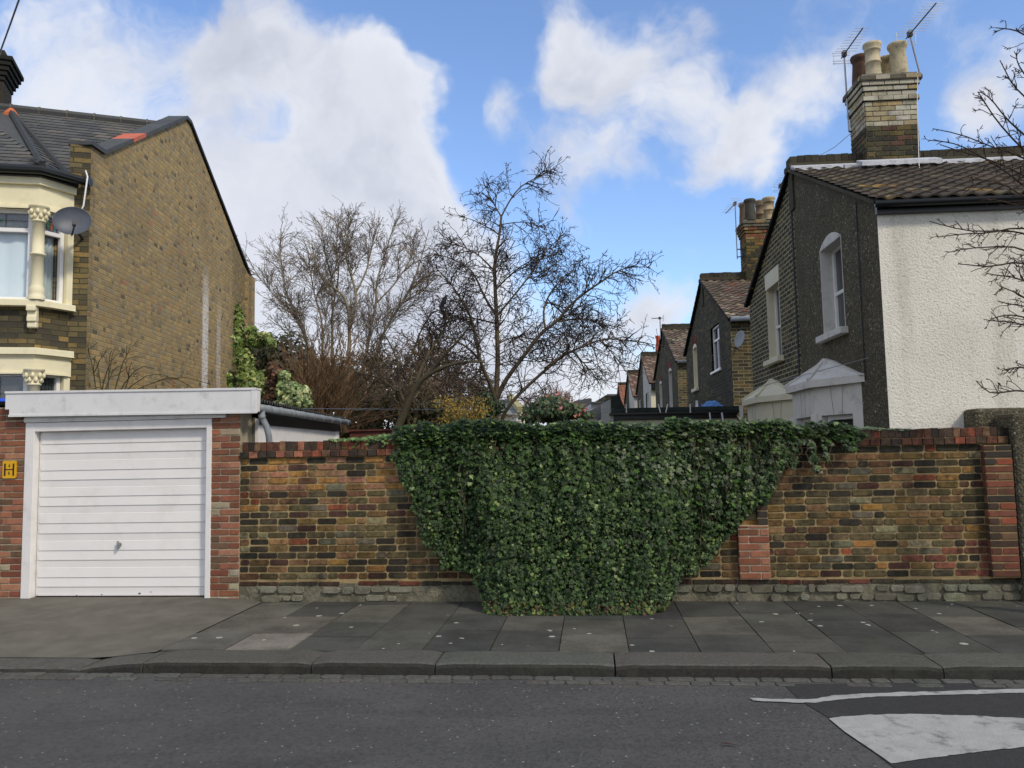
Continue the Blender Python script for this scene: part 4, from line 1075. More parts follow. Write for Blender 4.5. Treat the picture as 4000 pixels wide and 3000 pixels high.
# chimney at the frame edge
CM = frame(hz(-62, 440, 8.0), -RD, None); CM[0][3], CM[1][3] = CM[0][3], CM[1][3]
CM.translation = Vector((CM.translation.x, CM.translation.y, 0))
g = MB(); g.box(CM, -.9, .36, -.3, .3, 7.2, 9.1, C(50, 46, 38, K))
for k in range(5): g.box(CM, -.95 - k * .03, .38 + k * .035, -.33 - k * .03, .33 + k * .03, 8.52 + k * .085, 8.6 + k * .085, jc(rnd, C(34, 34, 30, K)))
g.build('chimney', M_chim, hl, bevel=.008)

# satellite dish on the corner strip
sd = thing('satellite_dish', 'dark grey mesh satellite dish on the corner of the cream bay', 'satellite dish', A + Vector((-.1, 0, 4.6)), MG)
dc = hit(282, 866, (0, 10.62, 0), Vector((0, 1, 0))); ax = Vector((.50, -.84, .10)).normalized()
g = MB(); pr = [(.0, 0), (.08, .004), (.15, .016), (.20, .030), (.235, .045), (.245, .052), (.247, .046), (.235, .036)]
g.lathe((0, 0, 0), pr, 36)
q = ax.to_track_quat('Z', 'Y').to_matrix().to_4x4(); rr = Matrix.Rotation(math.radians(20), 4, 'Z')
g.v = [dc + (q @ rr @ Matrix.Diagonal((.98, .80, .9, 1)) @ Vector(v)) for v in g.v]
M_dish = plain('dish_grey', C(74, 80, 92, 1.1), .45, .12, 6, 60, .2, .002, C(60, 62, 64, 1), 5, .4)
g.build('reflector', M_dish, sd, smooth=True)
g = MB(); lnb = dc + ax * .30 + Vector((.02, 0, -.13)); g.tube([dc + Vector((0, 0, -.2)) + ax * .04, lnb + Vector((0, 0, -.04))], .012, .012, 6); g.tube([lnb - ax * -.03, lnb - ax * .09], .03, .022, 10)
g.build('receiver', M_dark, sd)
g = MB(); g.tube([dc - ax * .02, dc - ax * .1, A + FD * .08 + Vector((0, 0, dc.z - .1))], .018, .018, 8); g.build('mount', M_dark, sd)
# overhead cable in the top left corner
g = MB(); a = aty(120, -130, 9.0); b = aty(-20, 260, 12.5); g.tube([a + (a - b) * 2.5, a, (a + b) / 2 + Vector((0, 0, -.01)), b], .012, .012, 6)
g.build('overhead_cable', M_black, None, base=b, label='black telephone cable crossing the top left corner of the sky', cat='cable')
# ------------------------------------------------------------------ terrace on the right
V = Vector((.066, 1, 0)).normalized(); EV = Vector((V.y, -V.x, 0)); T0 = Vector((4.45, 12.17, 0))
MS = frame(T0, V, EV)       # side walls: a = back along the row, b = inward
MFR = frame(T0, EV, V)      # cross walls: a = right, b = back
def msf(t): return frame(T0 + V * t, EV, V)
SL = .50; EZ = 4.42; RZ_ = 5.98
TP = [(4, C(92, 80, 68, K)), (3, C(78, 70, 60, K)), (2, C(110, 98, 86, K)), (.6, C(100, 72, 60, K)), (.8, C(128, 116, 102, K))]
TP2 = [(4, C(104, 84, 70, K)), (3, C(88, 72, 60, K)), (2, C(126, 108, 94, K)), (1, C(108, 74, 60, K))]
TP1 = [(4, C(68, 61, 52, K)), (3, C(59, 54, 47, K)), (2, C(78, 69, 58, K)), (.8, C(90, 83, 66, K)), (.1, C(130, 106, 66, K))]
def tiles(mb, O, du, dv, nu, nv, tw, tl, pal, amp=.015, seg=6):
    n = du.cross(dv).normalized(); n = n if n.z > 0 else -n
    for r in range(nv):
        for c in range(nu):
            col = jc(rnd, pick(rnd, pal), .16, .05); vs = []
            for (y, hgt) in ((r * tl - .012, .030), (r * tl + tl, .008)):
                for s in range(seg + 1):
                    f = s / seg; vs.append(O + du * ((c + f) * tw) + dv * y + n * (hgt + amp * math.sin(f * 2 * math.pi)))
            k = seg + 1
            for s in range(seg + 1): vs.append(vs[s] - n * .022)
            mb.add(vs, [(s, s + 1, k + s + 1, k + s) for s in range(seg)] + [(2 * k + s, 2 * k + s + 1, s + 1, s) for s in range(seg)], col)
def roofhalf(parent, t0, sgn, pal, w=6.0, e0=-.07, ez=EZ, rz=RZ_, span=3.35, name='roof'):
    """sgn -1: front slope (towards the camera), +1: rear slope"""
    O = T0 + V * (t0 + sgn * span) + EV * e0 + Vector((0, 0, ez - .02)); R = T0 + V * (t0 + sgn * .11) + EV * e0 + Vector((0, 0, rz - .06))
    dv = (R - O); L = dv.length; dv.normalize(); nv = 15
    g = MB(); g.add([O, O + EV * w, R + EV * w, R], [(0, 1, 2, 3)], C(30, 28, 26))
    if sgn < 0 or True: tiles(g, O, EV, dv, int(w / .2), nv, .2, L / nv, pal)
    o = g.build(name, M_tile, parent)
    return o
def ridgewall(parent, t0, w=6.0, z=6.13, z0=5.3, mat=None, col=None, dent=True):
    g = MB(); M = msf(t0); c = col or C(62, 58, 46, K)
    g.box(M, -.03, w, -.11, .11, z0, z - .11, c); g.box(M, -.075, w, -.15, .15, z - .20, z - .125, jc(rnd, c, .1))
    e = -.05
    while e < w:
        g.box(M, e + .003, e + .108, -.115, .115, z - .12, z + rnd.uniform(-.008, .008), jc(rnd, C(56, 53, 44, K), .25)); e += .112
    return g.build('party_parapet', mat or M_chim, parent)
def chimney(parent, t0, e0, e1, zb, zt, pots, top_pal, low_pal, zsplit, ledge=None, dt=.31):
    M = msf(t0); g = MB(); g.box(M, e0, e1, -dt, dt, zb - .6, zt - .02, C(100, 94, 76, K))
    o = g.build('chimney', plain('chimney_mortar', C(112, 106, 86, K), .95, .2, 8, 90, .8, .006), parent)
    g = MB(); z = zb - .3; r = 0; H = .079
    ML = frame(T0 + V * t0 + EV * e0, -V, EV)
    while z < zt - .05:
        k = (z - zb) / (zt - zb); fl = 0
        left = zt - z
        if left < .33: fl = .022 + .022 * int(4 - left / .085)
        if ledge and abs(z - ledge) < H / 2: fl = .03
        pal = (top_pal + [(9, C(92, 88, 76, K))]) if left < .17 else top_pal if z > zsplit else low_pal
        for (MM, a0, a1) in ((M, e0 - fl, e1 + fl), (ML, -dt - fl, dt + fl)):
            bk = -dt - fl if MM is M else -fl
            if fl: g.box(MM, a0, a1, bk, bk + .12, z, z + H - .004, C(70, 66, 52, K))
            a = a0; h = r % 2
            while a < a1 - .02:
                w = .112 if (h and a == a0) else .224; b = min(a + w, a1)
                if a1 - b < .05: b = a1
                brick(g, MM, a + .004, b - .004, z + .005, z + H - .005, .012, jc(rnd, pick(rnd, pal), .12, .04), rnd, back=bk)
                a = b
        z += H; r += 1
    g.box(M, e0 - .075, e1 + .075, -dt - .075, dt + .075, z - .09, z - .03, C(60, 58, 48, K)); g.box(M, e0 - .02, e1 + .02, -dt - .02, dt + .02, z - .03, z + .04, C(120, 116, 100, K))
    g.build('chimney_brickwork', M_chim, o)
    for (ee, tt, hgt, r0, col, kind) in pots:
        c = T0 + V * (t0 + tt) + EV * ee + Vector((0, 0, z + .03)); p = MB()
        if kind == 'roll': pr = [(r0 * 1.1, 0), (r0 * .98, .1), (r0 * .95, hgt * .42), (r0 * 1.06, hgt * .43), (r0 * 1.06, hgt * .47), (r0 * .95, hgt * .48), (r0 * .95, hgt * .78), (r0 * 1.05, hgt * .79), (r0 * 1.05, hgt * .83), (r0 * 1.0, hgt * .86), (r0 * 1.2, hgt * .93), (r0 * 1.2, hgt), (r0 * .95, hgt), (r0 * .9, hgt * .6)]
        else: pr = [(r0 * 1.12, 0), (r0 * 1.08, hgt * .3), (r0 * .92, hgt * .74), (r0 * .95, hgt * .82), (r0 * 1.12, hgt * .88), (r0 * 1.18, hgt * .95), (r0 * 1.1, hgt), (r0 * .92, hgt), (r0 * .85, hgt * .6)]
        p.lathe(c, pr, 20, col); p.build('chimney_pot', M_pot, o, smooth=True)
    return o
def gutterline(parent, t, z, e0, e1, mat, r=.055):
    g = MB(); g.tube([T0 + V * t + EV * e0 + Vector((0, 0, z)), T0 + V * t + EV * e1 + Vector((0, 0, z))], r, r, 10)
    return g.build('gutter', mat, parent, smooth=True)
def vergecap(parent, t0, sgn, mat, col, span=3.3):
    g = MB(); n = 14
    for i in range(n):
        f0, f1 = i / n, (i + 1) / n
        g.prism(MS, [(t0 + sgn * (span * (1 - f0)), EZ - .06 + (RZ_ - EZ) * f0), (t0 + sgn * (span * (1 - f1)), EZ - .06 + (RZ_ - EZ) * f1), (t0 + sgn * (span * (1 - f1)), EZ + (RZ_ - EZ) * f1 - .01), (t0 + sgn * (span * (1 - f0)), EZ + (RZ_ - EZ) * f0 - .01)], -.075, .0, jc(rnd, col, .3))
    return g.build('verge', mat, parent)
GT = 'back additions of the terrace stepping away on the right'
def halfhouse(t0, sgn, label, side_mat, front_mat, tp, win=None, wkw=None, capcol=C(40, 36, 30, K)):
    hh = thing('terraced_house', label, 'house', T0 + V * (t0 + sgn * 1.6), MS, GT)
    rl = lambda t: RZ_ - .08 - (RZ_ - EZ) * abs(t - t0) / 3.2
    a0, a1 = (t0 - 3.2, t0 + .0) if sgn < 0 else (t0 + .0, t0 + 3.2)
    if sgn < 0: top = [(a0, EZ - .05), (t0, RZ_ + .0)]
    else: top = [(t0, RZ_), (a1, EZ - .05)]
    holes = [win[:4]] if win else []
    g = MB(); panel(g, MS, -.2, top, holes); g.build('side_wall', side_mat, hh)
    M = msf(t0 + sgn * 3.2); g = MB(); panel(g, M, -.2, [(0, EZ - .06), (6, EZ - .06)]); g.build('end_wall', front_mat, hh)
    roofhalf(hh, t0, sgn, tp); vergecap(hh, t0, sgn, M_tile, capcol)
    if win: window(hh, MS, win[0], win[1], win[2], win[3], **(wkw or {}))
    return hh
CW = [(4, C(158, 152, 134, K)), (2, C(146, 134, 106, K)), (2, C(170, 165, 150, K)), (1, C(150, 132, 96, K))]
CD = [(4, C(70, 66, 48, K)), (3, C(52, 50, 42, K)), (2, C(92, 82, 50, K)), (1, C(84, 62, 50, K))]
# nearest pair: grey pebble-dashed half with the cream end wall
h1 = halfhouse(0, -1, 'nearest back addition, dark pebble-dashed side, cream roughcast end wall and tall pale chimney', M_pebble, M_rough, TP1,
               (-2.0, -1.14, 3.15, 4.36), dict(depth=.16, fmat=M_upvc, pmat=M_glass, rmat=M_gwhite, smat=M_gwhite, transom=3.72, arch=.13, sillout=.10), C(64, 60, 46, K))
ridgewall(h1, 0)
g = MB()
for i in range(24):
    e0 = -.06 + i * .25; g.box(msf(0), e0 + .002, e0 + .249, -.33 - rnd.random() * .03, -.115, 5.80 - .015, 5.845, jc(rnd, (1, 1, 1), .1))
g.v = [Vector((v.x, v.y, v.z + ((v - T0).dot(V) + .115) * .45 + .135)) for v in g.v]
g.build('lead_flashing', M_lead, h1)
g = MB(); g.box(msf(0), .85, 2.0, -.62, -.40, 5.74, 5.80); g.v = [Vector((v.x, v.y, v.z + ((v - T0).dot(V) + .3) * .46 + .16)) for v in g.v]; g.build('chimney_apron', M_lead, h1)
g = MB(); g.box(msf(-3.2), -.02, 6, -.06, -.0, EZ - .16, EZ - .06); g.build('eaves_board_or_shade', M_black, h1)
g1 = gutterline(h1, -3.33, EZ - .06, -.06, 6, M_black, .045)
chimney(h1, .02, 1.06, 1.84, 5.9, 7.30, [(1.28, -.17, .56, .115, C(176, 164, 136, K), 'roll'), (1.66, -.17, .54, .125, C(166, 156, 128, K), 'plain'), (1.22, .2, .55, .12, C(84, 62, 52, K), 'plain'), (1.62, .2, .5, .115, C(150, 134, 100, K), 'plain')], CW, CD, 6.42, ledge=6.83)
h1b = halfhouse(0, 1, 'rear half of the nearest pair, dark brick with pale mortar and a white sash window', M_dkbrick, M_ybrick, TP1,
                (1.04, 1.86, 3.14, 4.42), dict(depth=.13, fmat=M_upvc, pmat=M_glass, rmat=M_creamt, smat=M_creamt, transom=3.72, sillout=.1, fw=.045), C(22, 22, 22, K))
g = MB(); g.box(MS, 1.0, 1.90, -.012, .05, 4.405, 4.68); g.build('lintel', M_creamt, h1b)
g = MB(); g.tube([T0 + V * .06 + EV * -.02 + Vector((0, 0, 0)), T0 + V * .06 + EV * -.02 + Vector((0, 0, 5.8))], .012, .012, 6); g.tube([T0 + V * -2.6 + EV * -.015 + Vector((0, 0, 2.4)), T0 + V * -2.62 + EV * -.015 + Vector((0, 0, 4.6))], .007, .007, 6); g.build('wall_cable', M_black, h1b)
# canted ground floor bays with hipped hoods
def cantbay(parent, tc, mat, name='bay', zt=2.5, pk=2.80, k=1.0):
    P = [(tc - 1.38, .0), (tc - .55, -.42), (tc + .55, -.42), (tc + 1.25, .0)]     # (t, b) eave line
    Q = [(tc - 1.27, .0), (tc - .50, -.34), (tc + .50, -.34), (tc + 1.14, .0)]
    w = lambda t, b, z: T0 + V * t + EV * b + Vector((0, 0, z))
    g = MB(); n = 4; lo = [w(*p, zt - .105) for p in P]; hi = [w(*p, zt - .01) for p in P]; apx = [w(tc - .18, 0, pk), w(tc + .18, 0, pk)]
    g.add(lo + hi + [w(tc, -.05, pk)], [(0, 1, 5, 4), (1, 2, 6, 5), (2, 3, 7, 6), (4, 5, 8), (5, 6, 8), (6, 7, 8), (0, 1, 2, 3)])
    g.add([w(tc - 1.38, -.0, zt - .02), w(tc - .3, -.0, pk), w(tc, 0, pk + .06), w(tc + .3, 0, pk), w(tc + 1.25, 0, zt - .02), w(tc - 1.38, -.045, zt - .02), w(tc - .3, -.045, pk), w(tc, -.045, pk + .06), w(tc + .3, -.045, pk), w(tc + 1.25, -.045, zt - .02)],
          [(5, 6, 7, 8, 9), (0, 5, 6, 1), (1, 6, 7, 2), (2, 7, 8, 3), (3, 8, 9, 4)])
    b = g.build(name, mat, parent)
    hips = MB()
    for p in (P[1], P[2]): hips.tube([w(*p, zt), w(tc, -.05, pk)], .025, .02, 6)
    hips.build('hip_roll', mat, b)
    for i, (c0, c1) in enumerate(zip(Q, Q[1:])):
        a, c = w(*c0, 0), w(*c1, 0); u = (c - a); L = u.length; u.normalize(); inn = Vector((-u.y, u.x, 0)); inn = inn if inn.dot(EV) > 0 or (abs(inn.dot(EV)) < .1) else -inn
        M = frame(a, u, inn); h = (.17, L - .12, .6, 2.02)
        q = MB(); panel(q, M, -.1, [(0, zt - .1), (L, zt - .1)], [h]); q.box(M, h[0], L - .12, .0, .14, .4, .6)
        q.box(M, h[0] - .002, h[0], .0, .14, .6, 2.02); q.box(M, h[1], h[1] + .002, .0, .14, .6, 2.02); q.box(M, h[0], h[1], .0, .14, 2.02, 2.022)
        q.build('bay_wall', mat, b)
        f = MB()      # incised keystone lines
        m = L / 2
        for s in (-1, 1): f.prism(M, [(m + s * .07, 2.03), (m + s * .076, 2.03), (m + s * .116, zt - .12), (m + s * .11, zt - .12)], -.003, .0)
        f.build('keystone_joint', M_pebble_l, b)
        window(parent, M, h[0] + .0, h[1], .6, 2.02, .10, M_upvc, M_glass, fw=.06, sill=0)
        cl = MB(); cl.lathe((a.x, a.y, .4), [(.055, 0), (.055, 1.65)], 14); 
        if i > 0: cl.build('colonnette', mat, b, smooth=True)
    return b
M_pebble_l = plain('joint_grey', C(120, 120, 124, K), .9)
cantbay(h1, -1.15, M_gwhite, zt=2.50, pk=2.78)
cantbay(h1b, 1.75, M_creamt, zt=2.48, pk=2.76)
# second pair
h2 = halfhouse(8.22, -1, 'second back addition, sooty brick with a white casement window and banded chimney pots', M_dkbrick2, M_ybrick, TP,
               (6.3, 7.36, 3.48, 4.56), dict(depth=.05, fmat=M_upvc, pmat=M_glass, transom=4.22, mullion=6.83, sill=.03, smat=M_upvc, sillout=.04), C(38, 36, 30, K))
ridgewall(h2, 8.22)
chimney(h2, 8.22, 1.08, 2.02, 5.95, 7.38, [(1.24, -.24, .56, .13, C(66, 66, 58, K), 'plain'), (1.72, -.24, .58, .135, C(156, 140, 110, K), 'roll'), (1.20, .25, .62, .12, C(110, 92, 76, K), 'plain'), (1.62, .25, .66, .12, C(120, 104, 84, K), 'roll')],
        [(3, C(98, 80, 46, K)), (2, C(60, 56, 44, K)), (2, C(120, 74, 54, K)), (1.5, C(124, 104, 64, K))], [(3, C(96, 84, 46, K)), (3, C(58, 54, 40, K)), (1, C(120, 84, 48, K))], 6.9)
gutterline(h2, 8.22 - 3.33, EZ - .02, -.02, 6, plain('white_gutter', C(160, 168, 176, 1.2), .5, .1))
h2b = halfhouse(8.22, 1, 'rear half of the second pair, sooty brick with a cream-lined arched window opening', M_dkbrick2, M_ybrick, TP,
                (9.5, 10.15, 3.28, 4.42), dict(depth=.2, fmat=M_upvc, pmat=M_glass, rmat=M_cream, smat=M_creamt, arch=.1, archmat=M_brick), C(20, 20, 20, K))
# satellite dish on the return wall between first and second pair
s2 = thing('satellite_dish', 'small pale satellite dish on the yellow brick return wall between two houses', 'satellite dish', T0 + V * 5.0 + EV * .5 + Vector((0, 0, 3.9)), MS)
d2 = hit(2893, 1325, T0 + V * 4.75, V); ax = Vector((-.93, -.30, .2)).normalized()
g = MB(); g.lathe((0, 0, 0), [(0, 0), (.08, .006), (.13, .016), (.18, .034), (.185, .03)], 28); q = ax.to_track_quat('Z', 'Y').to_matrix().to_4x4()
g.v = [d2 + (q @ Vector(v)) for v in g.v]; g.build('reflector', plain('pale_dish', C(130, 136, 138, K), .5, .1, 8, 40, .1, .002, C(110, 84, 66, K), 6, .6), s2, smooth=True)
g = MB(); g.tube([d2, d2 - ax * .14, d2 + V * .28], .02, .02, 6); g.tube([d2 + Vector((0, 0, -.25)), d2 + ax * .3 + Vector((0, 0, -.2))], .012, .012, 6); g.build('mount', M_dark, s2)
# third to sixth pairs
tlab = ['third', 'fourth', 'fifth', 'sixth']
T3 = 16.55
h3 = halfhouse(T3, -1, 'third back addition, dark brick with a tall white-lined arched window under lichened tiles', M_dkbrick2, M_ybrick, TP,
               (14.75, 15.5, 2.9, 4.3), dict(depth=.22, fmat=M_upvc, pmat=M_glass, rmat=M_gwhite, smat=M_gwhite, arch=.1, archmat=M_brick)); ridgewall(h3, T3)
gutterline(h3, T3 - 3.33, EZ - .02, -.02, 6, M_grey)
halfhouse(T3, 1, 'rear half of the third pair, dark brick with narrow white-lined arched window', M_dkbrick2, M_ybrick, TP,
          (17.6, 18.3, 2.9, 4.1), dict(depth=.22, fmat=M_upvc, pmat=M_glass, rmat=M_gwhite, smat=M_gwhite, arch=.1, archmat=M_brick))
M_ren = plain('grey_render', C(160, 160, 154, K), .85, .08, 3, 40, .3, .004, C(120, 118, 108, K), 3, .4)
M_crw = plain('pale_cream_wall', C(206, 202, 174, K), .85, .05, 3, 40, .2, .003)
T4 = 24.7
h4 = halfhouse(T4, -1, 'fourth back addition, pale grey render, cream return wall and a wide white window', M_ren, M_crw, TP2,
               (22.4, 23.6, 2.9, 4.1), dict(depth=.05, fmat=M_upvc, pmat=M_glass, sill=.03, mullion=23.0)); ridgewall(h4, T4)
g = MB(); g.box(msf(T4 - 3.2), .0, 6, -.2, 0, EZ - .3, EZ - .05); g.build('eaves_board_or_shade', M_black, h4)
halfhouse(T4, 1, 'rear half of the fourth pair, sooty brick with one slim white window', M_dkbrick2, M_ybrick, TP2, (26.2, 27.0, 2.8, 4.0), dict(depth=.1, fmat=M_upvc, pmat=M_glass, rmat=M_gwhite))
T5 = 32.9
h5 = halfhouse(T5, -1, 'fifth back addition, smooth pale rendered side wall under brown pantiles, orange chimney pots', M_ren, M_ren, TP2); ridgewall(h5, T5)
chimney(h5, T5, 1.5, 2.6, 5.9, 7.0, [(1.75, -.2, .95, .17, C(190, 84, 52, K), 'plain'), (2.35, -.2, .95, .17, C(176, 84, 56, K), 'plain')], CW, CW, 6.0)
halfhouse(T5, 1, 'rear half of the fifth pair, rendered wall mostly hidden by its neighbour', M_dkbrick2, M_ybrick, TP2)
T6 = 41.1
h6 = halfhouse(T6, -1, 'sixth and farthest back addition, grey-brown wall, reddish tiles and one orange pot', M_dkbrick2, M_ren, [(3, C(140, 92, 70, K)), (2, C(116, 82, 66, K))]); ridgewall(h6, T6)
chimney(h6, T6, 1.6, 2.4, 5.8, 6.3, [(2.0, 0, .8, .18, C(190, 84, 52, K), 'plain')], CD, CD, 6.0)
halfhouse(T6, 1, 'rear half of the sixth pair, hidden behind the farthest gable', M_dkbrick2, M_ren, TP2)
# main bodies of the terrace further right (mostly hidden)

# ------------------------------------------------------------------ aerials
rnd = random.Random(51)
AG = 'television aerials on the roofs'
def aerial(label, base, top, boomdir, L=.8, ne=9, wid=.34, refl=True, lean=None, bracket=None, r=.014):
    t = thing('tv_aerial', label, 'aerial', base, None, AG)
    g = MB(); g.tube([base, top], r, r, 8); g.build('mast', M_metal, t)
    bd = Vector(boomdir).normalized(); sd_ = bd.cross(Vector((0, 0, 1))).normalized(); up = sd_.cross(bd)
    g = MB(); s = top - bd * .12; g.tube([s, top + bd * L], .010, .010, 6)
    g.box(frame(top, bd), -.03, .05, -.03, .03, -.04, .05); g.build('boom', M_dark, t)
    g = MB()
    for i in range(ne):
        f = i / (ne - 1); c = top + bd * (.08 + (L - .1) * f) + up * .012; w = wid * (1 - .35 * f) / 2; g.tube([c - sd_ * w, c + sd_ * w], .0042, .0042, 4)
    if refl:
        for k in (-2, -1, 1, 2):
            c = s + up * (.045 * k); g.tube([c - sd_ * wid * .42, c + sd_ * wid * .42], .0045, .0045, 4)
        g.tube([s, top + bd * .1 + up * .012], .004, .004, 4); g.tube([top + bd * .06 + up * .012, top + bd * (L - .0) + up * .012], .004, .004, 4)
        for k in (-1, 1): g.tube([s - up * .1 + sd_ * wid * .36 * k, s + up * .1 + sd_ * wid * .36 * k], .0045, .0045, 4)
    g.build('elements', M_metal, t)
    if bracket is not None:
        g = MB()
        for z in bracket: g.tube([Vector((base.x, base.y, z)), Vector((base.x, base.y, z)) + EV * .16], .014, .014, 6)
        g.tube([Vector((base.x, base.y, bracket[0])) + EV * .14, Vector((base.x, base.y, bracket[-1])) + EV * .14], .018, .018, 6); g.build('bracket', M_dark, t)
    return t
def tp(e, t, z): return T0 + V * t + EV * e + Vector((0, 0, z))
def fpl(px, py, t): return hit(px, py, T0 + V * t, V)
aerial('upright television aerial on the left side of the nearest chimney', fpl(3316, 512, .25), fpl(3297, 213, .25), -V + Vector((.02, 0, .02)), L=.78, bracket=(6.62, 6.85))
aerial('leaning television aerial on the right shoulder of the nearest chimney', fpl(3594, 290, -.1), fpl(3553, 135, -.1), -V + Vector((.03, 0, .02)), L=.85, ne=11, wid=.40)
aerial('television aerial with square grid on a tall mast beside the second chimney', fpl(2880, 1012, 8.22), fpl(2871, 796, 8.22), V + Vector((-.22, 0, -.13)), L=.6, ne=6, wid=.34, bracket=(6.55, 6.75))
aerial('television aerial just showing over the verge of the dark brick gable', fpl(3053, 960, 8.3), fpl(3046, 728, 8.3), -V + Vector((.1, 0, .3)), L=.55, ne=7, wid=.4)
aerial('small television aerial at the tip of the third ridge', tp(-.12, T3 - .1, 5.6), tp(-.12, T3 - .1, 6.35), EV * -1, L=.3, ne=4, wid=.4, r=.02)
aerial('low flat television aerial on the party wall of the third pair', tp(2.6, T3, 6.1), tp(2.6, T3, 6.42), V, L=.4, ne=4, wid=.7)

# ------------------------------------------------------------------ low black-roofed extension behind the wall
ex = thing('flat_roof_extension', 'low white outbuilding with black felt flat roof and deep black fascia behind the ivy', 'outbuilding', (3.2, 15.8, 0))
YE = 15.8; a = aty(2388, 1600, YE); b = aty(2884, 1600, YE)
z1 = aty(2650, 1590, YE).z; z2 = aty(2650, 1608, YE).z; z3 = aty(2650, 1637, YE).z
I4 = Matrix.Identity(4)
g = MB(); g.box(I4, a.x + .04, b.x, YE + .12, YE + 4.5, -.1, z3 + .1); g.build('wall', M_crw, ex)
g = MB(); g.box(I4, a.x + .02, b.x, YE + .06, YE + .119, z3, z2 + .01); g.box(I4, a.x - .05, b.x + .06, YE - .05, YE + .06, z2 - .05, z2); g.build('fascia', M_black, ex, bevel=.01)
g = MB(); g.box(I4, a.x + .2, b.x + .02, YE - .02, YE + 4.6, z2 + .002, z1 - .02); g.box(I4, a.x + .2, b.x + .02, YE - .03, YE + .09, z2 + .004, z1)
g.build('roof', M_felt, ex, bevel=.01)
c0, c1 = aty(2387, 1550, YE), aty(2432, 1580, YE)
g = MB(); g.prism(I4, [(c0.x, z2 - .02), (c0.x, c0.z), (c0.x + .15, c0.z + .02), (c1.x, c1.z), (c1.x + .05, z2)], YE - .02, YE + 1.2); g.build('raised_corner', M_felt, ex, bevel=.01)
g = MB(); g.box(I4, a.x - .02, a.x + .035, YE + .0, YE + 1.7, -.1, c0.z - .05); g.build('side_wall', M_ren, ex)
g = MB(); q = aty(2889, 1600, YE); g.box(I4, q.x - .02, q.x + .04, YE - .1, YE - .04, 1.2, z2 + .08); g.build('white_post', M_white, ex)
g = MB()
for px, dx in ((2447, 0), (2580, -.04), (2601, .04), (2697, 0)):
    p = aty(px, 1612, YE - .07); g.tube([p, p + Vector((dx, 0, .17))], .012, .012, 6)
g.build('line_hooks', M_white, ex)
tb = MB(); pts = []; cx = aty(2770, 1580, 16.3)
bm_n = 14
for i in range(bm_n + 1):
    for j in range(9):
        u = i / bm_n; v = j / 8; x = (u - .5) * .5; y = (v - .5) * .35
        hgt = .13 * max(0, 1 - (abs(u - .62) * 2.2) ** 2 * 1.0) * max(0, 1 - (abs(v - .5) * 2) ** 2.2) + .02 + .06 * mnoise.noise(Vector((u * 7, v * 6, 3)))
        pts.append((cx.x + x - hgt * .1, 16.3 + y, z1 - .01 + max(0, hgt)))
tb.add(pts, [(i * 9 + j, (i + 1) * 9 + j, (i + 1) * 9 + j + 1, i * 9 + j + 1) for i in range(bm_n) for j in range(8)])
tb.build('tarpaulin', plain('blue_tarpaulin', C(62, 112, 170, K), .5, .25, 20, 30, .6, .01), None, base=(cx.x, 16.3, z1), label='crumpled blue tarpaulin bundle on the black flat roof', cat='tarpaulin')
vt = MB(); p = aty(2722, 1578, 16.6); vt.tube([Vector((p.x, p.y, z1 - .02)), Vector((p.x, p.y, z1 + .17))], .03, .025, 8); vt.lathe((p.x, p.y, z1 - .02), [(.11, 0), (.09, .03), (.03, .07)], 10)
vt.build('vent_pipe', M_white, None, base=p, label='short white vent pipe on the black flat roof left of the blue bundle', cat='pipe')
ld = thing('ladder', 'aluminium ladder top leaning against the white outbuilding wall just above the ivy', 'ladder', (4.1, 15.2, 0))
l0, l1 = aty(2775, 1612, 15.55), aty(2823, 1612, 15.55)
for p in (l0, l1):
    g = MB(); g.tube([Vector((p.x, 14.9, -.1)), Vector((p.x, 15.62, p.z))], .022, .022, 6); g.build('rail', M_metal, ld)
for k in range(9):
    f = .12 + k * .1; g = MB(); y = 14.9 + .72 * f; z = -.1 + (l0.z + .1) * f; g.tube([Vector((l0.x, y, z)), Vector((l1.x, y, z))], .014, .014, 6); g.build('rung', M_metal, ld)

# washing lines, fence
def wire(label, pts, r, mat, name='washing_line', cat='washing line'):
    g = MB(); g.tube(pts, r, r, 5); g.build(name, mat, None, base=pts[0], label=label, cat=cat)
M_blueline = plain('line_blue', C(90, 115, 140, K), .5); M_greenline = plain('line_green', C(50, 90, 80, K), .5)
a = aty(1180, 1596, 12.6); b = aty(2400, 1598, 15.7); wire('pale blue washing line stretched level from the garage to the outbuilding', [a, (a + b) / 2 - Vector((0, 0, .015)), b], .003, M_blueline)
a = aty(2050, 1645, 13); b = aty(2440, 1600, 15.7); wire('thin green washing line rising to the black flat roof', [a, (a + b) / 2 - Vector((0, 0, .03)), b], .003, M_greenline)
wire('thin grey wire strung over the two bay hoods', [tp(-.5, 2.6, 2.62), tp(-.45, 0, 2.60), tp(-.02, -2.75, 2.66)], .005, M_grey, 'cable', 'wire')
wire('slack aerial lead running from the chimney down to the ridge', [fpl(3325, 520, .2), fpl(3260, 575, .1), fpl(3200, 608, .05)], .005, M_grey, 'aerial_lead', 'cable')
wire('pale aerial lead hanging down the right face of the chimney onto the tiles', [fpl(3585, 300, -.55), fpl(3583, 400, -.55), fpl(3590, 640, -.62), hit(3596, 690, tp(0, -1.2, 0), V), hit(3615, 672, tp(0, -1, 0), V)], .006, M_white, 'aerial_lead', 'cable')
fn = thing('fence', 'red-brown boarded fence top between the garage and the ivy', 'fence', (-2.5, 13.4, 0))
a = aty(1366, 1686, 13.4); b = aty(1600, 1688, 13.4); M_red = plain('red_fence', C(86, 46, 38, K), .8, .2, 12, 60, .4, .004)
g = MB(); n = 9
for k in range(8): g.box(I4, a.x, b.x + .8, 13.4, 13.42, a.z - .16 * (k + 1) + .012, a.z - .16 * k - .0)
g.build('boards', M_red, fn, bevel=.004)
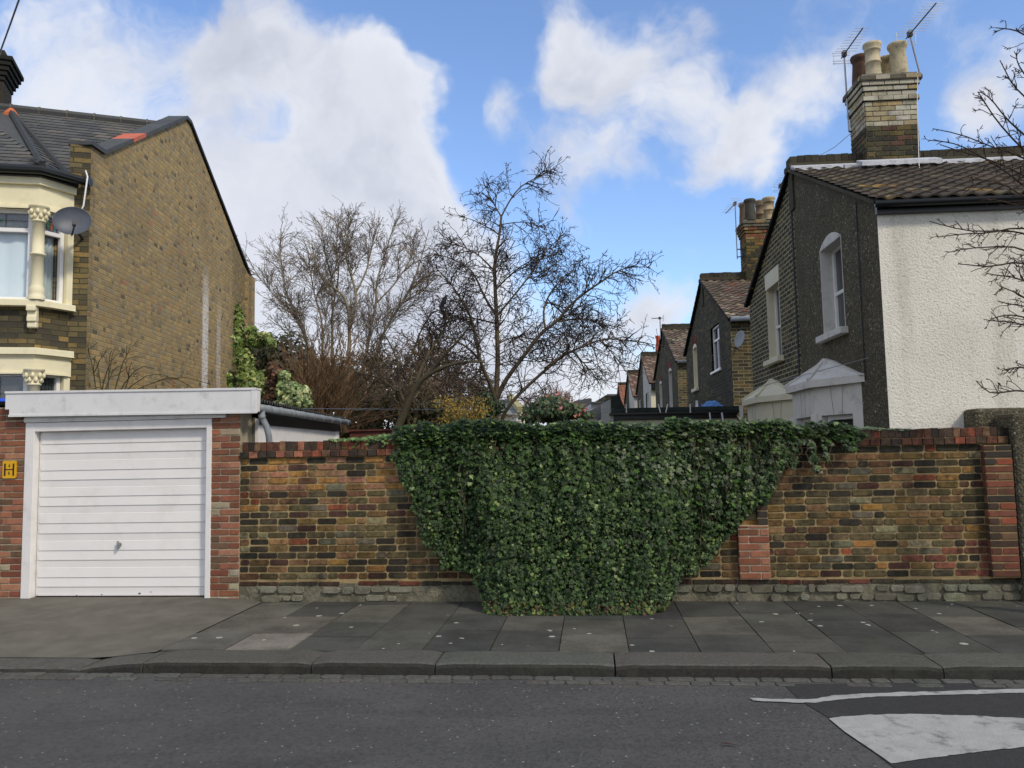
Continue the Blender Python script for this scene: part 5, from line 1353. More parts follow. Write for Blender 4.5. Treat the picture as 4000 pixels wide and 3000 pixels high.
g = MB(); g.box(I4, a.x, b.x + .8, 13.36, 13.46, a.z + .003, a.z + .03); g.build('top_rail', M_red, fn)
g = MB(); p = aty(1547, 1680, 13.35); g.box(I4, p.x - .05, p.x + .05, 13.28, 13.355, 0, p.z); g.build('post', plain('concrete_post', C(110, 108, 98, K), .9), fn)

# ------------------------------------------------------------------ far houses
def simple_house(label, Y, x0, x1, ybase, ytop, mat, rmat, roofpts=None, wins=(), depth=8, name='house'):
    a, b = aty(x0, ytop, Y), aty(x1, ytop, Y); h = thing(name, label, 'house', ((a.x + b.x) / 2, Y, 0))
    hs = []
    for (wx0, wx1, wy0, wy1) in wins: p, q = aty(wx0, wy1, Y), aty(wx1, wy0, Y); hs.append((p.x, q.x, p.z, q.z))
    M = frame((0, Y, 0), (1, 0, 0), (0, 1, 0)); g = MB(); panel(g, M, -.2, [(a.x, a.z), (b.x, b.z)], hs)
    g.add([(a.x, 0, -.2), (a.x, depth, -.2), (a.x, depth, a.z), (a.x, 0, a.z), (b.x, 0, -.2), (b.x, depth, -.2), (b.x, depth, b.z), (b.x, 0, b.z)], [(0, 1, 2, 3), (4, 5, 6, 7)], M=M); g.build('wall', mat, h)
    if roofpts:
        P = [aty(x, y, Y) for x, y in roofpts]; g = MB(); g.prism(M, [(p.x, p.z) for p in P], -.25, depth + .2, C(70, 72, 76, K)); g.build('roof', rmat, h)
    for w in hs: window(h, M, w[0], w[1], w[2], w[3], .1, M_upvc, M_glass, fw=.07, sill=.05, smat=M_white)
    return h
M_cw = plain('far_cream', C(214, 208, 190, K), .8, .04); M_gw = plain('far_grey', C(150, 150, 152, K), .85, .06); M_fr = attr('far_slate', .8, .2, 2)
simple_house('far cream rendered house with one dark window and low slate roof', 52, 2170, 2306, 1640, 1568, M_cw, M_fr, [(2225, 1574), (2248, 1566), (2300, 1556), (2310, 1558), (2310, 1575)], [(2277, 2296, 1582, 1622)])
simple_house('far plain grey rendered house right of the cream one', 46, 2308, 2400, 1640, 1573, M_gw, M_fr, [(2306, 1576), (2306, 1570), (2402, 1572), (2402, 1577)])
simple_house('far white lean-to with dark sloping roof in front of the grey house', 38, 2262, 2360, 1650, 1632, M_cw, M_fr, [(2262, 1633), (2350, 1580), (2368, 1580), (2368, 1634)])
h = simple_house('far house with broad pale slate roof seen behind the tree trunk', 42, 1945, 2050, 1650, 1618, M_cw, M_fr, None, [(2000, 2008, 1628, 1640), (2022, 2030, 1628, 1640)])
P = [aty(x, y, Y) for x, y, Y in ((1935, 1620, 41.5), (2030, 1616, 41.5), (2000, 1558, 46), (1945, 1562, 46))]; g = MB(); g.add(P, [(0, 1, 2, 3)], C(112, 116, 114, K)); g.build('roof', M_fr, h)
p = aty(2022, 1612, 43); q = aty(2036, 1572, 43); g = MB(); g.box(I4, p.x, q.x, 43, 43.8, p.z - 1, q.z, C(122, 108, 84, K)); g.build('chimney', M_fr, h)
g = MB(); p = aty(1990, 1548, 45.8); q = aty(2032, 1600, 41.4); g.tube([p, q], .22, .22, 4, C(150, 140, 100, K)); g.build('verge_board', M_fr, h)
simple_house('far brick and cream end wall peeping over the outbuilding roof', 60, 2362, 2440, 1600, 1546, M_ybrick, M_fr, [(2360, 1547), (2372, 1540), (2440, 1540), (2440, 1548)])

# ------------------------------------------------------------------ bare trees and shrubs
def tubeq(mb, pts, r0, r1, sides, col): mb.tube(pts, r0, r1, sides, col, cap=False)
def rdir(d, ang, rr):
    d = d.normalized(); o = d.orthogonal().normalized(); q = d.cross(o); a = rr.uniform(0, 2 * math.pi)
    return (d * math.cos(ang) + (o * math.cos(a) + q * math.sin(a)) * math.sin(ang)).normalized()
def grow(mb, p, d, L, r, lvl, P, rr):
    n = max(3, int(L / P['seg'][min(lvl, len(P['seg']) - 1)])); st = L / n; pts = [p.copy()]; dirs = []
    wig = P['wig']; tr = P['trop'][min(lvl, len(P['trop']) - 1)]
    for i in range(n):
        d = d + Vector((rr.gauss(0, wig), rr.gauss(0, wig), rr.gauss(0, wig) + tr * st)); d.normalize(); p = p + d * st; pts.append(p.copy()); dirs.append(d.copy())
    col = jc(rr, P['col'][min(lvl, len(P['col']) - 1)], .25, .05)
    tubeq(mb, pts, r, max(P['rmin'], r * .45), 3 if lvl >= 2 else 4, col)
    kids(mb, pts, dirs, L, r, lvl, P, rr)
def kids(mb, pts, dirs, L, r, lvl, P, rr, s0=.12):
    if lvl >= P['max']:
        if P.get('bud') and rr.random() < P['bud']:
            e = pts[-1]; d = dirs[-1]
            for k in range(3): mb.tube([e, e + rdir(d, .7, rr) * rr.uniform(.02, .045)], P['rmin'] * 1.1, P['rmin'] * .8, 3, P['col'][-1], cap=False)
        return
    nk = L * P['dens'][lvl] * rr.uniform(.75, 1.25); nk = int(nk) + (rr.random() < nk % 1)
    for _ in range(nk):
        s = s0 + (1 - s0) * rr.random() ** .85; x = s * (len(pts) - 1); i = min(int(x), len(pts) - 2); q = pts[i].lerp(pts[i + 1], x - i)
        lo, hi = P['len'][lvl]; l = min(rr.uniform(lo, hi), (.2 + L * P.get('cap', .55)) if lvl == 0 else 9) * (1 - (.88 if lvl == 0 else .5) * s)
        grow(mb, q, rdir(dirs[i], math.radians(rr.uniform(*P['ang'])), rr), l, max(P['rmin'], P['rad'][lvl] * rr.uniform(.7, 1.2)), lvl + 1, P, rr)
def tree(name, label, cat, limbs, P, seed, group=None, origin=None):
    """limbs: (points, r0, r1) with world points; each limb is trunk geometry, the twigs are crown geometry"""
    rr = random.Random(seed); base = limbs[0][0][0]
    t = thing(name, label, cat, base, None, group); tg, cg = MB(), MB()
    for pts, r0, r1 in limbs:
        r0 *= P.get('rk', 1); r1 *= P.get('rk', 1)
        # resample with a little wobble
        fine = []
        for a, b in zip(pts, pts[1:]):
            k = max(2, int((b - a).length / .16))
            for i in range(k): fine.append(a.lerp(b, i / k) + Vector((rr.gauss(0, .012), rr.gauss(0, .012), rr.gauss(0, .012))) * (1 if i else .3))
        fine.append(pts[-1])
        for _ in range(2): fine = [fine[0]] + [(fine[i - 1] + fine[i] * 2 + fine[i + 1]) / 4 for i in range(1, len(fine) - 1)] + [fine[-1]]
        tubeq(tg, fine, r0, r1, 8, P['col'][0]); dirs = [(b - a).normalized() for a, b in zip(fine, fine[1:])]
        L = sum((b - a).length for a, b in zip(fine, fine[1:])); kids(cg, fine, dirs, L, r0, 0, P, rr, P.get('s0', .15))
    tg.build('trunk', M_bark, t, smooth=True); cg.build('crown', M_bark, t)
    return t
def Z2(pts, ox, oy, sc, Ys):
    n = len(pts); out = []
    for i, (x, y) in enumerate(pts):
        Y = Ys[0] + (Ys[1] - Ys[0]) * i / max(1, n - 1); out.append(aty(ox + x / sc, oy + y / sc, Y))
    return out
BK = [C(92, 82, 66, 1.1), C(72, 64, 56, 1.1), C(64, 56, 52, 1.1), C(60, 52, 50, 1.1)]
P1_ = dict(rk=.68, cap=.3, max=3, seg=(.12, .09, .05), wig=.17, trop=(.25, -.1, .0), dens=(13, 11, 10), len=((.6, 2.0), (.22, .7), (.06, .2)), ang=(30, 75), rad=(.0115, .0058, .0046), rmin=.0040, col=BK, bud=.35)
m = lambda pts, y0, y1: Z2(pts, 1600, 600, 1.508, (y0, y1))
base = [(505, 1640), (505, 1560), (508, 1480)]
limbs = [(m(base + [(512, 1400), (515, 1300), (520, 1100), (505, 900), (500, 700), (500, 600), (528, 500), (540, 370)], 14, 14), .085, .03),
         (m([(540, 370), (500, 300), (450, 210), (425, 140)], 14, 14.3), .022, .006), (m([(540, 370), (580, 290), (650, 180), (740, 150), (810, 115), (870, 80)], 14, 13.6), .022, .006),
         (m([(505, 1450), (470, 1330), (420, 1240), (395, 1150), (380, 1000), (340, 930), (300, 850), (240, 760), (160, 680)], 14, 13.2), .055, .012),
         (m([(420, 1230), (370, 1160), (270, 1100), (180, 1060), (80, 1060)], 13.9, 13.2), .035, .010),
         (m([(508, 950), (440, 850), (400, 750), (370, 690), (300, 640), (210, 600), (130, 590)], 14, 14.9), .035, .009),
         (m([(515, 1440), (570, 1320), (650, 1220), (720, 1120), (800, 1030), (880, 990), (930, 900), (1030, 820), (1130, 760), (1200, 700), (1300, 665), (1420, 670)], 14, 13.4), .062, .008),
         (m([(800, 1030), (775, 930), (820, 830), (880, 750), (930, 700), (985, 690)], 13.7, 14.3), .03, .009),
         (m([(880, 990), (1000, 960), (1100, 990), (1200, 1060)], 13.7, 14.4), .025, .007),
         (m([(530, 1640), (545, 1530), (640, 1420), (760, 1310), (880, 1200), (960, 1160), (1040, 1130), (1120, 1090), (1230, 1090), (1330, 1110), (1460, 1130)], 13.6, 12.8), .05, .008),
         (m([(960, 1160), (1010, 1220), (1080, 1300), (1130, 1380)], 13.1, 12.9), .02, .006), (m([(1120, 1090), (1200, 1180), (1270, 1280)], 13, 12.8), .018, .006),
         (m([(512, 960), (600, 850), (680, 760), (750, 650), (800, 580), (850, 520), (930, 480)], 14, 14.8), .03, .008),
         (m([(500, 690), (420, 600), (340, 560), (260, 520), (190, 500)], 14, 13.4), .022, .007), (m([(530, 480), (450, 430), (380, 390), (300, 370)], 14, 14.4), .018, .006),
         (m([(520, 560), (600, 600), (560, 640)], 14, 13.6), .014, .005), (m([(535, 420), (620, 400), (720, 400), (800, 450)], 14, 13.5), .016, .006),
         (m([(510, 800), (600, 700), (720, 620), (800, 600)], 14, 13.2), .022, .007), (m([(515, 1120), (620, 1060), (760, 1100), (880, 1120)], 14, 14.8), .022, .007),
         (m([(512, 1000), (430, 980), (330, 960), (250, 960), (120, 900)], 14, 14.9), .024, .007)]
tree('bare_tree', 'dark spreading bare tree with several stems rising in the centre above the ivy', 'tree', limbs, P1_, 7)
# taller grey-brown tree on the left
P2_ = dict(rk=.75, cap=.35, max=3, seg=(.2, .14, .1), wig=.12, trop=(.28, .22, .15), dens=(5.4, 8.2, 8.5), len=((.9, 2.5), (.4, 1.15), (.15, .42)), ang=(20, 52), rad=(.015, .0075, .0054), rmin=.0048, col=[C(128, 118, 98, 1.2), C(124, 112, 96, 1.2), C(118, 108, 94, 1.2), C(118, 106, 94, 1.2)], bud=.6, s0=.28)
m = lambda pts, y0, y1: Z2(pts, 900, 600, 1.508, (y0, y1))
limbs = [(m([(650, 1560), (690, 1350), (700, 1040), (700, 920), (660, 820), (600, 790), (510, 690), (480, 520)], 24, 24), .12, .015),
         (m([(700, 1040), (740, 900), (740, 820), (680, 620), (700, 430), (690, 320)], 24, 24), .07, .012),
         (m([(700, 1560), (780, 1300), (820, 1050), (860, 880), (860, 760), (910, 600), (950, 450), (980, 400)], 24, 25), .09, .012),
         (m([(720, 1560), (850, 1200), (930, 1000), (1010, 880), (1060, 800), (1130, 600), (1170, 450)], 24, 23), .085, .012),
         (m([(630, 1560), (600, 1300), (600, 950), (620, 830), (560, 600), (535, 420)], 24, 25), .085, .012),
         (m([(600, 1560), (540, 1200), (540, 980), (500, 860), (470, 700), (450, 540)], 24, 23), .075, .012),
         (m([(560, 1560), (480, 1200), (400, 980), (320, 800), (290, 600), (300, 430)], 24, 25), .075, .012),
         (m([(540, 1500), (430, 1000), (250, 830), (150, 700), (95, 600)], 24, 23.5), .06, .01),
         (m([(860, 880), (960, 780), (1060, 640), (1080, 480)], 24.5, 24.5), .04, .01), (m([(620, 830), (640, 700), (620, 540), (640, 400)], 24.5, 24.5), .04, .01),
         (m([(740, 820), (800, 700), (840, 520), (870, 420)], 24, 24), .04, .01), (m([(1010, 880), (1120, 820), (1240, 700)], 23.4, 23), .04, .01)]
tree('bare_tree', 'tall grey-brown bare tree with upright fine twigs beside the yellow brick gable', 'tree', limbs, P2_, 8)
# dark arching tree between them
P3_ = dict(max=3, seg=(.14, .1, .06), wig=.2, trop=(.15, -.05, 0), dens=(5.5, 7.5, 8), len=((.7, 1.7), (.25, .75), (.08, .22)), ang=(30, 75), rad=(.012, .006, .0048), rmin=.0042, col=[C(78, 72, 56, 1.1), C(68, 62, 52, 1.1), C(64, 58, 52, 1.1), C(66, 58, 54, 1.1)], bud=.2, s0=.25)
limbs = [(m([(975, 1640), (1040, 1480), (1095, 1350), (1180, 1290), (1260, 1250), (1380, 1220), (1500, 1230)], 13, 12.6), .07, .012),
         (m([(1095, 1350), (1120, 1260), (1180, 1150), (1250, 1060), (1330, 900)], 13, 13.6), .035, .01), (m([(1180, 1290), (1260, 1180), (1350, 1100), (1420, 1000)], 12.8, 12.4), .03, .009),
         (m([(1040, 1480), (985, 1400), (1010, 1280), (960, 1150), (900, 1050)], 13, 13.6), .03, .009), (m([(1010, 1280), (1080, 1180), (1110, 1050), (1180, 950)], 13.3, 13.5), .025, .008),
         (m([(985, 1400), (900, 1330), (820, 1300), (740, 1290)], 13.2, 13.8), .022, .008), (m([(1250, 1060), (1180, 1000), (1120, 900)], 13.5, 13.9), .018, .007)]
tree('bare_tree', 'low dark bare tree arching to the right in front of the two taller ones', 'tree', limbs, P3_, 9)
# red-brown thicket of upright stems
rr = random.Random(12); sh = thing('bare_shrub', 'dense reddish-brown shrub of many upright stems left of the trees', 'shrub', aty(1250, 1650, 15.5)); g = MB()
PS = dict(max=2, seg=(.2, .12, .1), wig=.06, trop=(.1, .2, .2), dens=(4.2, 4.5), len=((.3, .9), (.1, .3)), ang=(12, 35), rad=(.006, .0045), rmin=.0038, col=[C(92, 80, 58, K), C(104, 84, 62, K), C(112, 88, 68, K)])
for i in range(210):
    x0 = rr.gauss(1265, 45); y0 = 15.5 + rr.uniform(-.8, .8); b = aty(x0, 1690, y0); ang = rr.gauss(0, 1)
    top = aty(x0 + ang * 150 + rr.gauss(0, 25), 1275 + abs(ang) ** 1.6 * 95 + abs(rr.gauss(0, 90)), y0 + rr.gauss(0, .8)); pts = []
    for k in range(9):
        f = k / 8; q = b.lerp(top, f); q.x += (top.x - b.x) * .18 * math.sin(f * math.pi) * -1; pts.append(q + Vector((rr.gauss(0, .015), rr.gauss(0, .015), 0)))
    c = jc(rr, rr.choice(PS['col']), .3); g.tube(pts, .011, .0045, 4, c, cap=False); dirs = [(q - p).normalized() for p, q in zip(pts, pts[1:])]
    kids(g, pts, dirs, (top - b).length, .01, 0, PS, rr, .3)
g.build('stems', M_bark, sh)
# tangled thickets further back, each a tree or bush of its own
PT = dict(max=3, seg=(.3, .2, .12), wig=.2, trop=(.15, .1, .0), dens=(4.8, 5.4, 5.5), len=((1, 2.4), (.4, 1.1), (.15, .4)), ang=(25, 65), rad=(.02, .011, .009), rmin=.008, col=[C(100, 94, 68, K), C(98, 88, 68, K), C(100, 86, 72, K), C(104, 90, 78, K)], s0=.1)
for i, (px, top, wd, Y, lab) in enumerate(((1080, 1330, 110, 21, 'olive-brown bush right behind the climbing ivy'), (1480, 1330, 130, 22, 'brown tangled bush below the tall bare tree'), (1680, 1290, 150, 20, 'purple-brown tangled bush left of the central tree'),
                                           (1840, 1400, 110, 26, 'faint brown bush directly behind the yellow flowering shrub'), (1600, 1420, 120, 17.5, 'green-brown low thicket above the red-brown fence'))):
    rr = random.Random(60 + i); limbs = []
    for k in range(11):
        a = rr.uniform(-1, 1); b = aty(px + a * 40, 1690, Y + rr.uniform(-1, 1)); t_ = aty(px + a * wd, top + abs(a) * 90 + rr.uniform(0, 80), Y + rr.uniform(-1.5, 1.5)); md = b.lerp(t_, .5) + Vector((rr.gauss(0, .25), 0, 0)); limbs.append(([b, md, t_], .045, .014))
    tree('bare_bush', lab, 'bush', limbs, PT, 80 + i, 'tangled bare bushes behind the garage')
rr = random.Random(70); limbs = []
for k in range(14):
    a = rr.uniform(-1, 1); b = aty(2150 + a * 25, 1640, 62); t_ = aty(2150 + a * 105, 1490 + abs(a) * 60 + rr.uniform(0, 40), 62 + rr.uniform(-3, 3)); limbs.append(([b, b.lerp(t_, .5) + Vector((a * .6, 0, 0)), t_], .12, .04))
tree('bare_tree', 'faint distant bare tree with pinkish twigs above the far roofs', 'tree', limbs, dict(PT, seg=(.7, .5, .3), dens=(1.6, 2.2, 2.4), len=((2, 4.5), (1, 2.4), (.4, 1)), rad=(.04, .025, .02), rmin=.018, col=[C(120, 104, 96, K), C(126, 106, 98, K), C(132, 112, 104, K), C(132, 112, 104, K)]), 71)
# thin bare shrub in front of the gable
rr = random.Random(72); sh = thing('bare_shrub', 'sparse thin-twigged shrub rising behind the garage fascia against the gable', 'shrub', aty(430, 1560, 10.9)); g = MB()
PG = dict(max=2, seg=(.15, .1), wig=.14, trop=(-.1, -.2), dens=(3.0, 4), len=((.3, .8), (.08, .25)), ang=(25, 60), rad=(.006, .004), rmin=.0035, col=[C(72, 70, 44, K), C(78, 68, 46, K)])
for (a, b_) in (((380, 1560), (330, 1360)), ((400, 1560), (360, 1400)), ((420, 1560), (430, 1390)), ((440, 1560), (520, 1370)), ((450, 1560), (600, 1440)), ((460, 1560), (680, 1480)), ((400, 1560), (480, 1440)), ((470, 1560), (820, 1500)), ((480, 1560), (530, 1480)), ((390, 1560), (450, 1420))):
    p, q = aty(*a, 10.8 + rr.uniform(-.2, .2)), aty(*b_, 10.8 + rr.uniform(-.2, .1)); md = p.lerp(q, .5) + Vector((0, 0, .18)); pts = [p, p.lerp(md, .5) + Vector((0, 0, .03)), md, md.lerp(q, .5) + Vector((0, 0, .05)), q]
    g.tube(pts, .009, .004, 4, PG['col'][0]); kids(g, pts, [(v - u).normalized() for u, v in zip(pts, pts[1:])], (q - p).length, .01, 0, PG, rr)
g.build('stems', M_bark, sh)
# tree whose branches reach in from the right edge
rr = random.Random(73); YB = 7.3
PR = dict(max=2, seg=(.07, .04), wig=.13, trop=(.3, .3), dens=(12.0, 11), len=((.10, .40), (.03, .09)), ang=(25, 60), rad=(.0046, .0034), rmin=.0030, col=[C(62, 54, 46, K), C(58, 48, 42, K), C(62, 50, 44, K)], bud=1.0, s0=.1)
hub = aty(4260, 1500, YB); r_ = lambda *p: [aty(x * 1.8083, y * 1.8083, YB + dy) for x, y, dy in p]
limbs = [([Vector((hub.x + .12, hub.y, 0)), Vector((hub.x + .05, hub.y, 1.0)), hub, aty(4270, 900, YB), aty(4230, 300, YB), aty(4180, -200, YB)], .075, .03)]
for pts in (r_((2340, 560, 0), (2212, 395, -.1), (2110, 330, -.2), (2060, 305, -.2), (2008, 303, -.2)), r_((2340, 460, 0), (2212, 375, .2), (2140, 345, .3), (2080, 330, .3), (2030, 312, .3)),
            r_((2330, 420, 0), (2212, 330, 0), (2160, 270, 0), (2130, 225, 0), (2112, 198, 0)), r_((2320, 380, 0), (2212, 290, .2), (2178, 265, .2), (2150, 220, .2), (2120, 200, .2)),
            r_((2340, 500, 0), (2212, 330, .1), (2150, 325, .2), (2090, 290, .2), (2015, 278, .2)), r_((2320, 250, 0), (2225, 175, 0), (2200, 140, 0), (2195, 118, 0)), r_((2310, 150, 0), (2212, 70, 0), (2180, 63, 0), (2152, 60, 0)),
            r_((2330, 330, 0), (2212, 205, 0), (2180, 175, 0), (2160, 130, 0)),
            r_((2350, 620, 0), (2212, 490, .1), (2140, 505, .1), (2060, 495, .1), (2008, 478, .1)), r_((2350, 620, 0), (2212, 480, -.1), (2150, 505, -.1), (2100, 500, -.1), (2025, 512, -.1)),
            r_((2350, 650, 0), (2212, 560, 0), (2160, 575, 0), (2110, 575, 0), (2072, 570, 0)), r_((2350, 650, 0), (2212, 530, .2), (2170, 535, .2), (2100, 535, .2), (2050, 545, .2)),
            r_((2350, 700, 0), (2212, 600, 0), (2160, 595, 0), (2130, 590, 0)), r_((2350, 760, 0), (2212, 680, 0), (2170, 680, 0), (2140, 690, 0)), r_((2350, 740, 0), (2212, 640, .1), (2190, 625, .1), (2160, 618, .1)),
            r_((2350, 800, 0), (2212, 690, .2), (2160, 700, .2), (2125, 690, .2)), r_((2350, 780, 0), (2250, 660, .1), (2190, 660, .1), (2155, 650, .1)), r_((2350, 880, 0), (2212, 840, 0), (2170, 845, 0), (2135, 855, 0), (2108, 822, 0)),
            r_((2350, 840, 0), (2212, 790, 0), (2190, 795, 0), (2165, 800, 0)), r_((2340, 560, 0), (2250, 450, -.2), (2180, 400, -.2), (2120, 375, -.2), (2080, 420, -.2)), r_((2350, 600, 0), (2260, 470, .2), (2200, 440, .2), (2130, 430, .2))):
    limbs.append((pts, .011, .0042))
tree('bare_tree', 'bare tree at the right edge, its forked twigs crossing the cream wall and sky', 'tree', limbs, PR, 74)

# ------------------------------------------------------------------ evergreen and flowering shrubs
def blob_foliage(mat, blobs, n, size, pal, seed, T=OV_T, Fc=OV_F, parent=None, name='foliage', fold=.15, shell=.5, up=.3):
    rr = random.Random(seed); nr_ = np.random.default_rng(seed); pos = []; nrm = []; siz = []; cols = []
    wts = [b[1] * b[2] * b[3] for b in blobs]; tw = sum(wts)
    for b, w in zip(blobs, wts):
        c, rx, ry, rz = b
        for _ in range(int(n * w / tw)):
            d = Vector((rr.gauss(0, 1), rr.gauss(0, 1), rr.gauss(0, 1))).normalized(); k = rr.uniform(shell, 1) + .22 * mnoise.noise(d * 2.6 + c)
            pos.append((c.x + d.x * rx * k, c.y + d.y * ry * k, c.z + d.z * rz * k)); nn = d + Vector((rr.gauss(0, .5), -.3 + rr.gauss(0, .4), up + rr.gauss(0, .4))); nrm.append(tuple(nn)); siz.append(rr.uniform(*size)); cols.append(jc(rr, pick(rr, pal), .3, .12))
    return leafmesh(name, mat, pos, nrm, siz, cols, T, Fc, nr_, tipj=.6, fold=fold, parent=parent)
def bl(px, py, Y, rpx, rpy, ry): p = aty(px, py, Y); return (p, rpx / F_PX * Y, ry, rpy / F_PX * Y)
GI = [(3, C(92, 108, 46, K)), (3, C(116, 130, 64, K)), (2, C(72, 90, 36, K)), (1, C(166, 172, 110, K))]
VG = [(3, C(132, 144, 92, K)), (3, C(96, 116, 66, K)), (2, C(168, 172, 124, K)), (1, C(60, 78, 46, K))]
cl = thing('ivy', 'bright green ivy climbing the rear corner of the yellow brick gable', 'ivy', aty(960, 1600, 13.5))
Yc = 13.6
blob_foliage(M_ivy, [bl(932, 1260, Yc, 16, 80, .12), bl(935, 1340, Yc, 22, 60, .2), bl(955, 1400, Yc, 36, 55, .3), bl(965, 1470, Yc, 34, 60, .3), bl(990, 1510, Yc, 46, 45, .4), bl(1000, 1330, Yc, 34, 26, .2), bl(1030, 1315, Yc, 34, 20, .2), bl(1062, 1335, Yc, 20, 16, .2), bl(985, 1290, Yc, 22, 16, .2), bl(1010, 1485, Yc, 26, 44, .3), bl(905, 1480, Yc, 10, 40, .2), bl(920, 1520, Yc, 14, 20, .2)], 5400, (.05, .09), GI, 90, IVY_T, IVY_F, cl)
g = MB(); g.tube([aty(940, 1640, Yc), aty(945, 1450, Yc), aty(930, 1220, Yc)], .03, .012, 6); g.tube([aty(960, 1640, Yc), aty(975, 1400, Yc), aty(1060, 1330, Yc)], .02, .01, 6); g.build('stems', M_vine, cl)
st = thing('tree_stump', 'dead brown trunk stub shaggy with dead ivy leaves beside the variegated bush', 'stump', aty(1065, 1640, 13))
g = MB(); g.tube([aty(1055, 1660, 13), aty(1060, 1560, 13), aty(1070, 1480, 13), aty(1078, 1415, 13)], .13, .10, 10, C(78, 66, 52, K)); g.build('trunk', M_bark, st)
blob_foliage(M_leaf, [bl(1072, 1450, 12.95, 32, 40, .16), bl(1064, 1520, 12.95, 26, 60, .16)], 420, (.05, .09), [(2, C(110, 74, 46, K)), (2, C(76, 58, 42, K)), (1, C(150, 96, 60, K)), (1, C(60, 50, 38, K))], 91, OV_T, OV_F, st, 'dead_leaves')
vb = thing('variegated_ivy', 'rounded clump of pale variegated ivy above the garage gutter', 'ivy', aty(1150, 1640, 12.9))
blob_foliage(M_ivy, [bl(1112, 1475, 12.9, 22, 34, .25), bl(1130, 1530, 12.9, 46, 46, .4), bl(1160, 1560, 12.9, 52, 46, .4), bl(1120, 1590, 12.9, 40, 34, .4), bl(1185, 1530, 12.9, 24, 26, .3)], 2600, (.05, .09), VG, 92, IVY_T, IVY_F, vb)
g = MB(); g.tube([aty(1130, 1690, 12.9), aty(1140, 1540, 12.9)], .03, .015, 6); g.build('stems', M_vine, vb)
ev = thing('evergreen_bush', 'dark olive evergreen mass behind the red-brown shrub', 'bush', aty(1150, 1650, 19))
blob_foliage(M_leaf, [bl(1020, 1400, 19, 80, 110, 1), bl(1130, 1420, 19, 110, 130, 1.2), bl(1280, 1500, 19, 140, 130, 1.2), bl(1100, 1560, 19, 120, 110, 1)], 5200, (.08, .15), [(3, C(50, 54, 36, K)), (2, C(66, 62, 42, K)), (1, C(38, 44, 30, K))], 93, OV_T, OV_F, ev)
g = MB(); g.tube([aty(1150, 1690, 19), aty(1140, 1400, 19)], .08, .03, 6); g.build('stems', M_vine, ev)
ev = thing('evergreen_bush', 'dull green undergrowth bush right of the red-brown shrub', 'bush', aty(1550, 1650, 18))
blob_foliage(M_leaf, [bl(1450, 1580, 18, 130, 80, 1), bl(1620, 1600, 18, 130, 80, 1), bl(1760, 1620, 18, 110, 60, 1), bl(1300, 1690, 18, 150, 40, 1), bl(1390, 1650, 18, 110, 60, 1), bl(1480, 1690, 18, 150, 46, 1), bl(1650, 1690, 18, 150, 46, 1), bl(1830, 1680, 18, 120, 50, 1)], 8200, (.06, .12), [(3, C(62, 66, 42, K)), (2, C(80, 76, 50, K)), (1, C(48, 54, 34, K))], 94, OV_T, OV_F, ev, shell=.3)
g = MB(); g.tube([aty(1550, 1720, 18), aty(1550, 1600, 18)], .05, .03, 6); g.build('stems', M_vine, ev)
fs = thing('forsythia_bush', 'yellow flowering forsythia behind the ivy left of the central tree', 'bush', aty(1820, 1660, 12.2))
rr = random.Random(95); g = MB(); fp = []
for i in range(70):
    b = aty(rr.gauss(1820, 50), 1690, 12.2 + rr.uniform(-.4, .4)); t_ = aty(rr.uniform(1680, 1915), rr.uniform(1545, 1650), 12.2 + rr.uniform(-.6, .6)); md = b.lerp(t_, .6) + Vector((0, 0, .12)); pts = [b, md, t_]; g.tube(pts, .006, .004, 4, C(96, 80, 46, K), cap=False)
    for _ in range(13): f = rr.random() ** .7; q = md.lerp(t_, f) if f > .3 else b.lerp(md, .6 + f); fp.append(q + Vector((rr.gauss(0, .05), rr.gauss(0, .05), rr.gauss(0, .04))))
g.build('stems', M_bark, fs)
leafmesh('flowers', M_leaf, [tuple(p) for p in fp], [(rr.gauss(0, .6), -1, rr.gauss(.3, .5)) for _ in fp], [rr.uniform(.018, .034) for _ in fp], [jc(rr, rr.choice([C(160, 128, 40, K), C(134, 112, 42, K), C(96, 96, 48, K)]), .2) for _ in fp], OV_T, OV_F, nr, tipj=1.0, parent=fs)
hb = thing('holly_bush', 'small dark evergreen at the foot of the central tree', 'bush', aty(1900, 1640, 13.2))
blob_foliage(M_leaf, [bl(1895, 1560, 13.2, 40, 55, .3), bl(1930, 1590, 13.2, 55, 40, .3), bl(1880, 1620, 13.2, 50, 30, .3)], 700, (.04, .08), [(3, C(44, 58, 36, K)), (2, C(60, 76, 44, K))], 96, OV_T, OV_F, hb, shell=.2)
g = MB(); g.tube([aty(1900, 1700, 13.2), aty(1900, 1580, 13.2)], .03, .015, 6); g.build('stems', M_vine, hb)
cm = thing('camellia_bush', 'glossy dark green camellia with pink flowers right of the central tree', 'bush', aty(2150, 1660, 12.2))
CB = [bl(2130, 1600, 12.2, 88, 48, .5), bl(2190, 1605, 12.2, 85, 45, .5), bl(2160, 1570, 12.2, 60, 32, .4), bl(2230, 1600, 12.2, 55, 32, .4), bl(2070, 1625, 12.2, 45, 26, .4), bl(2280, 1615, 12.2, 34, 20, .3)]
blob_foliage(M_ivy, CB, 4200, (.05, .085), [(3, C(40, 56, 36, K)), (3, C(54, 72, 44, K)), (1, C(84, 100, 62, K)), (.5, C(100, 84, 50, K))], 97, OV_T, OV_F, cm, shell=.25)
rr = random.Random(98)
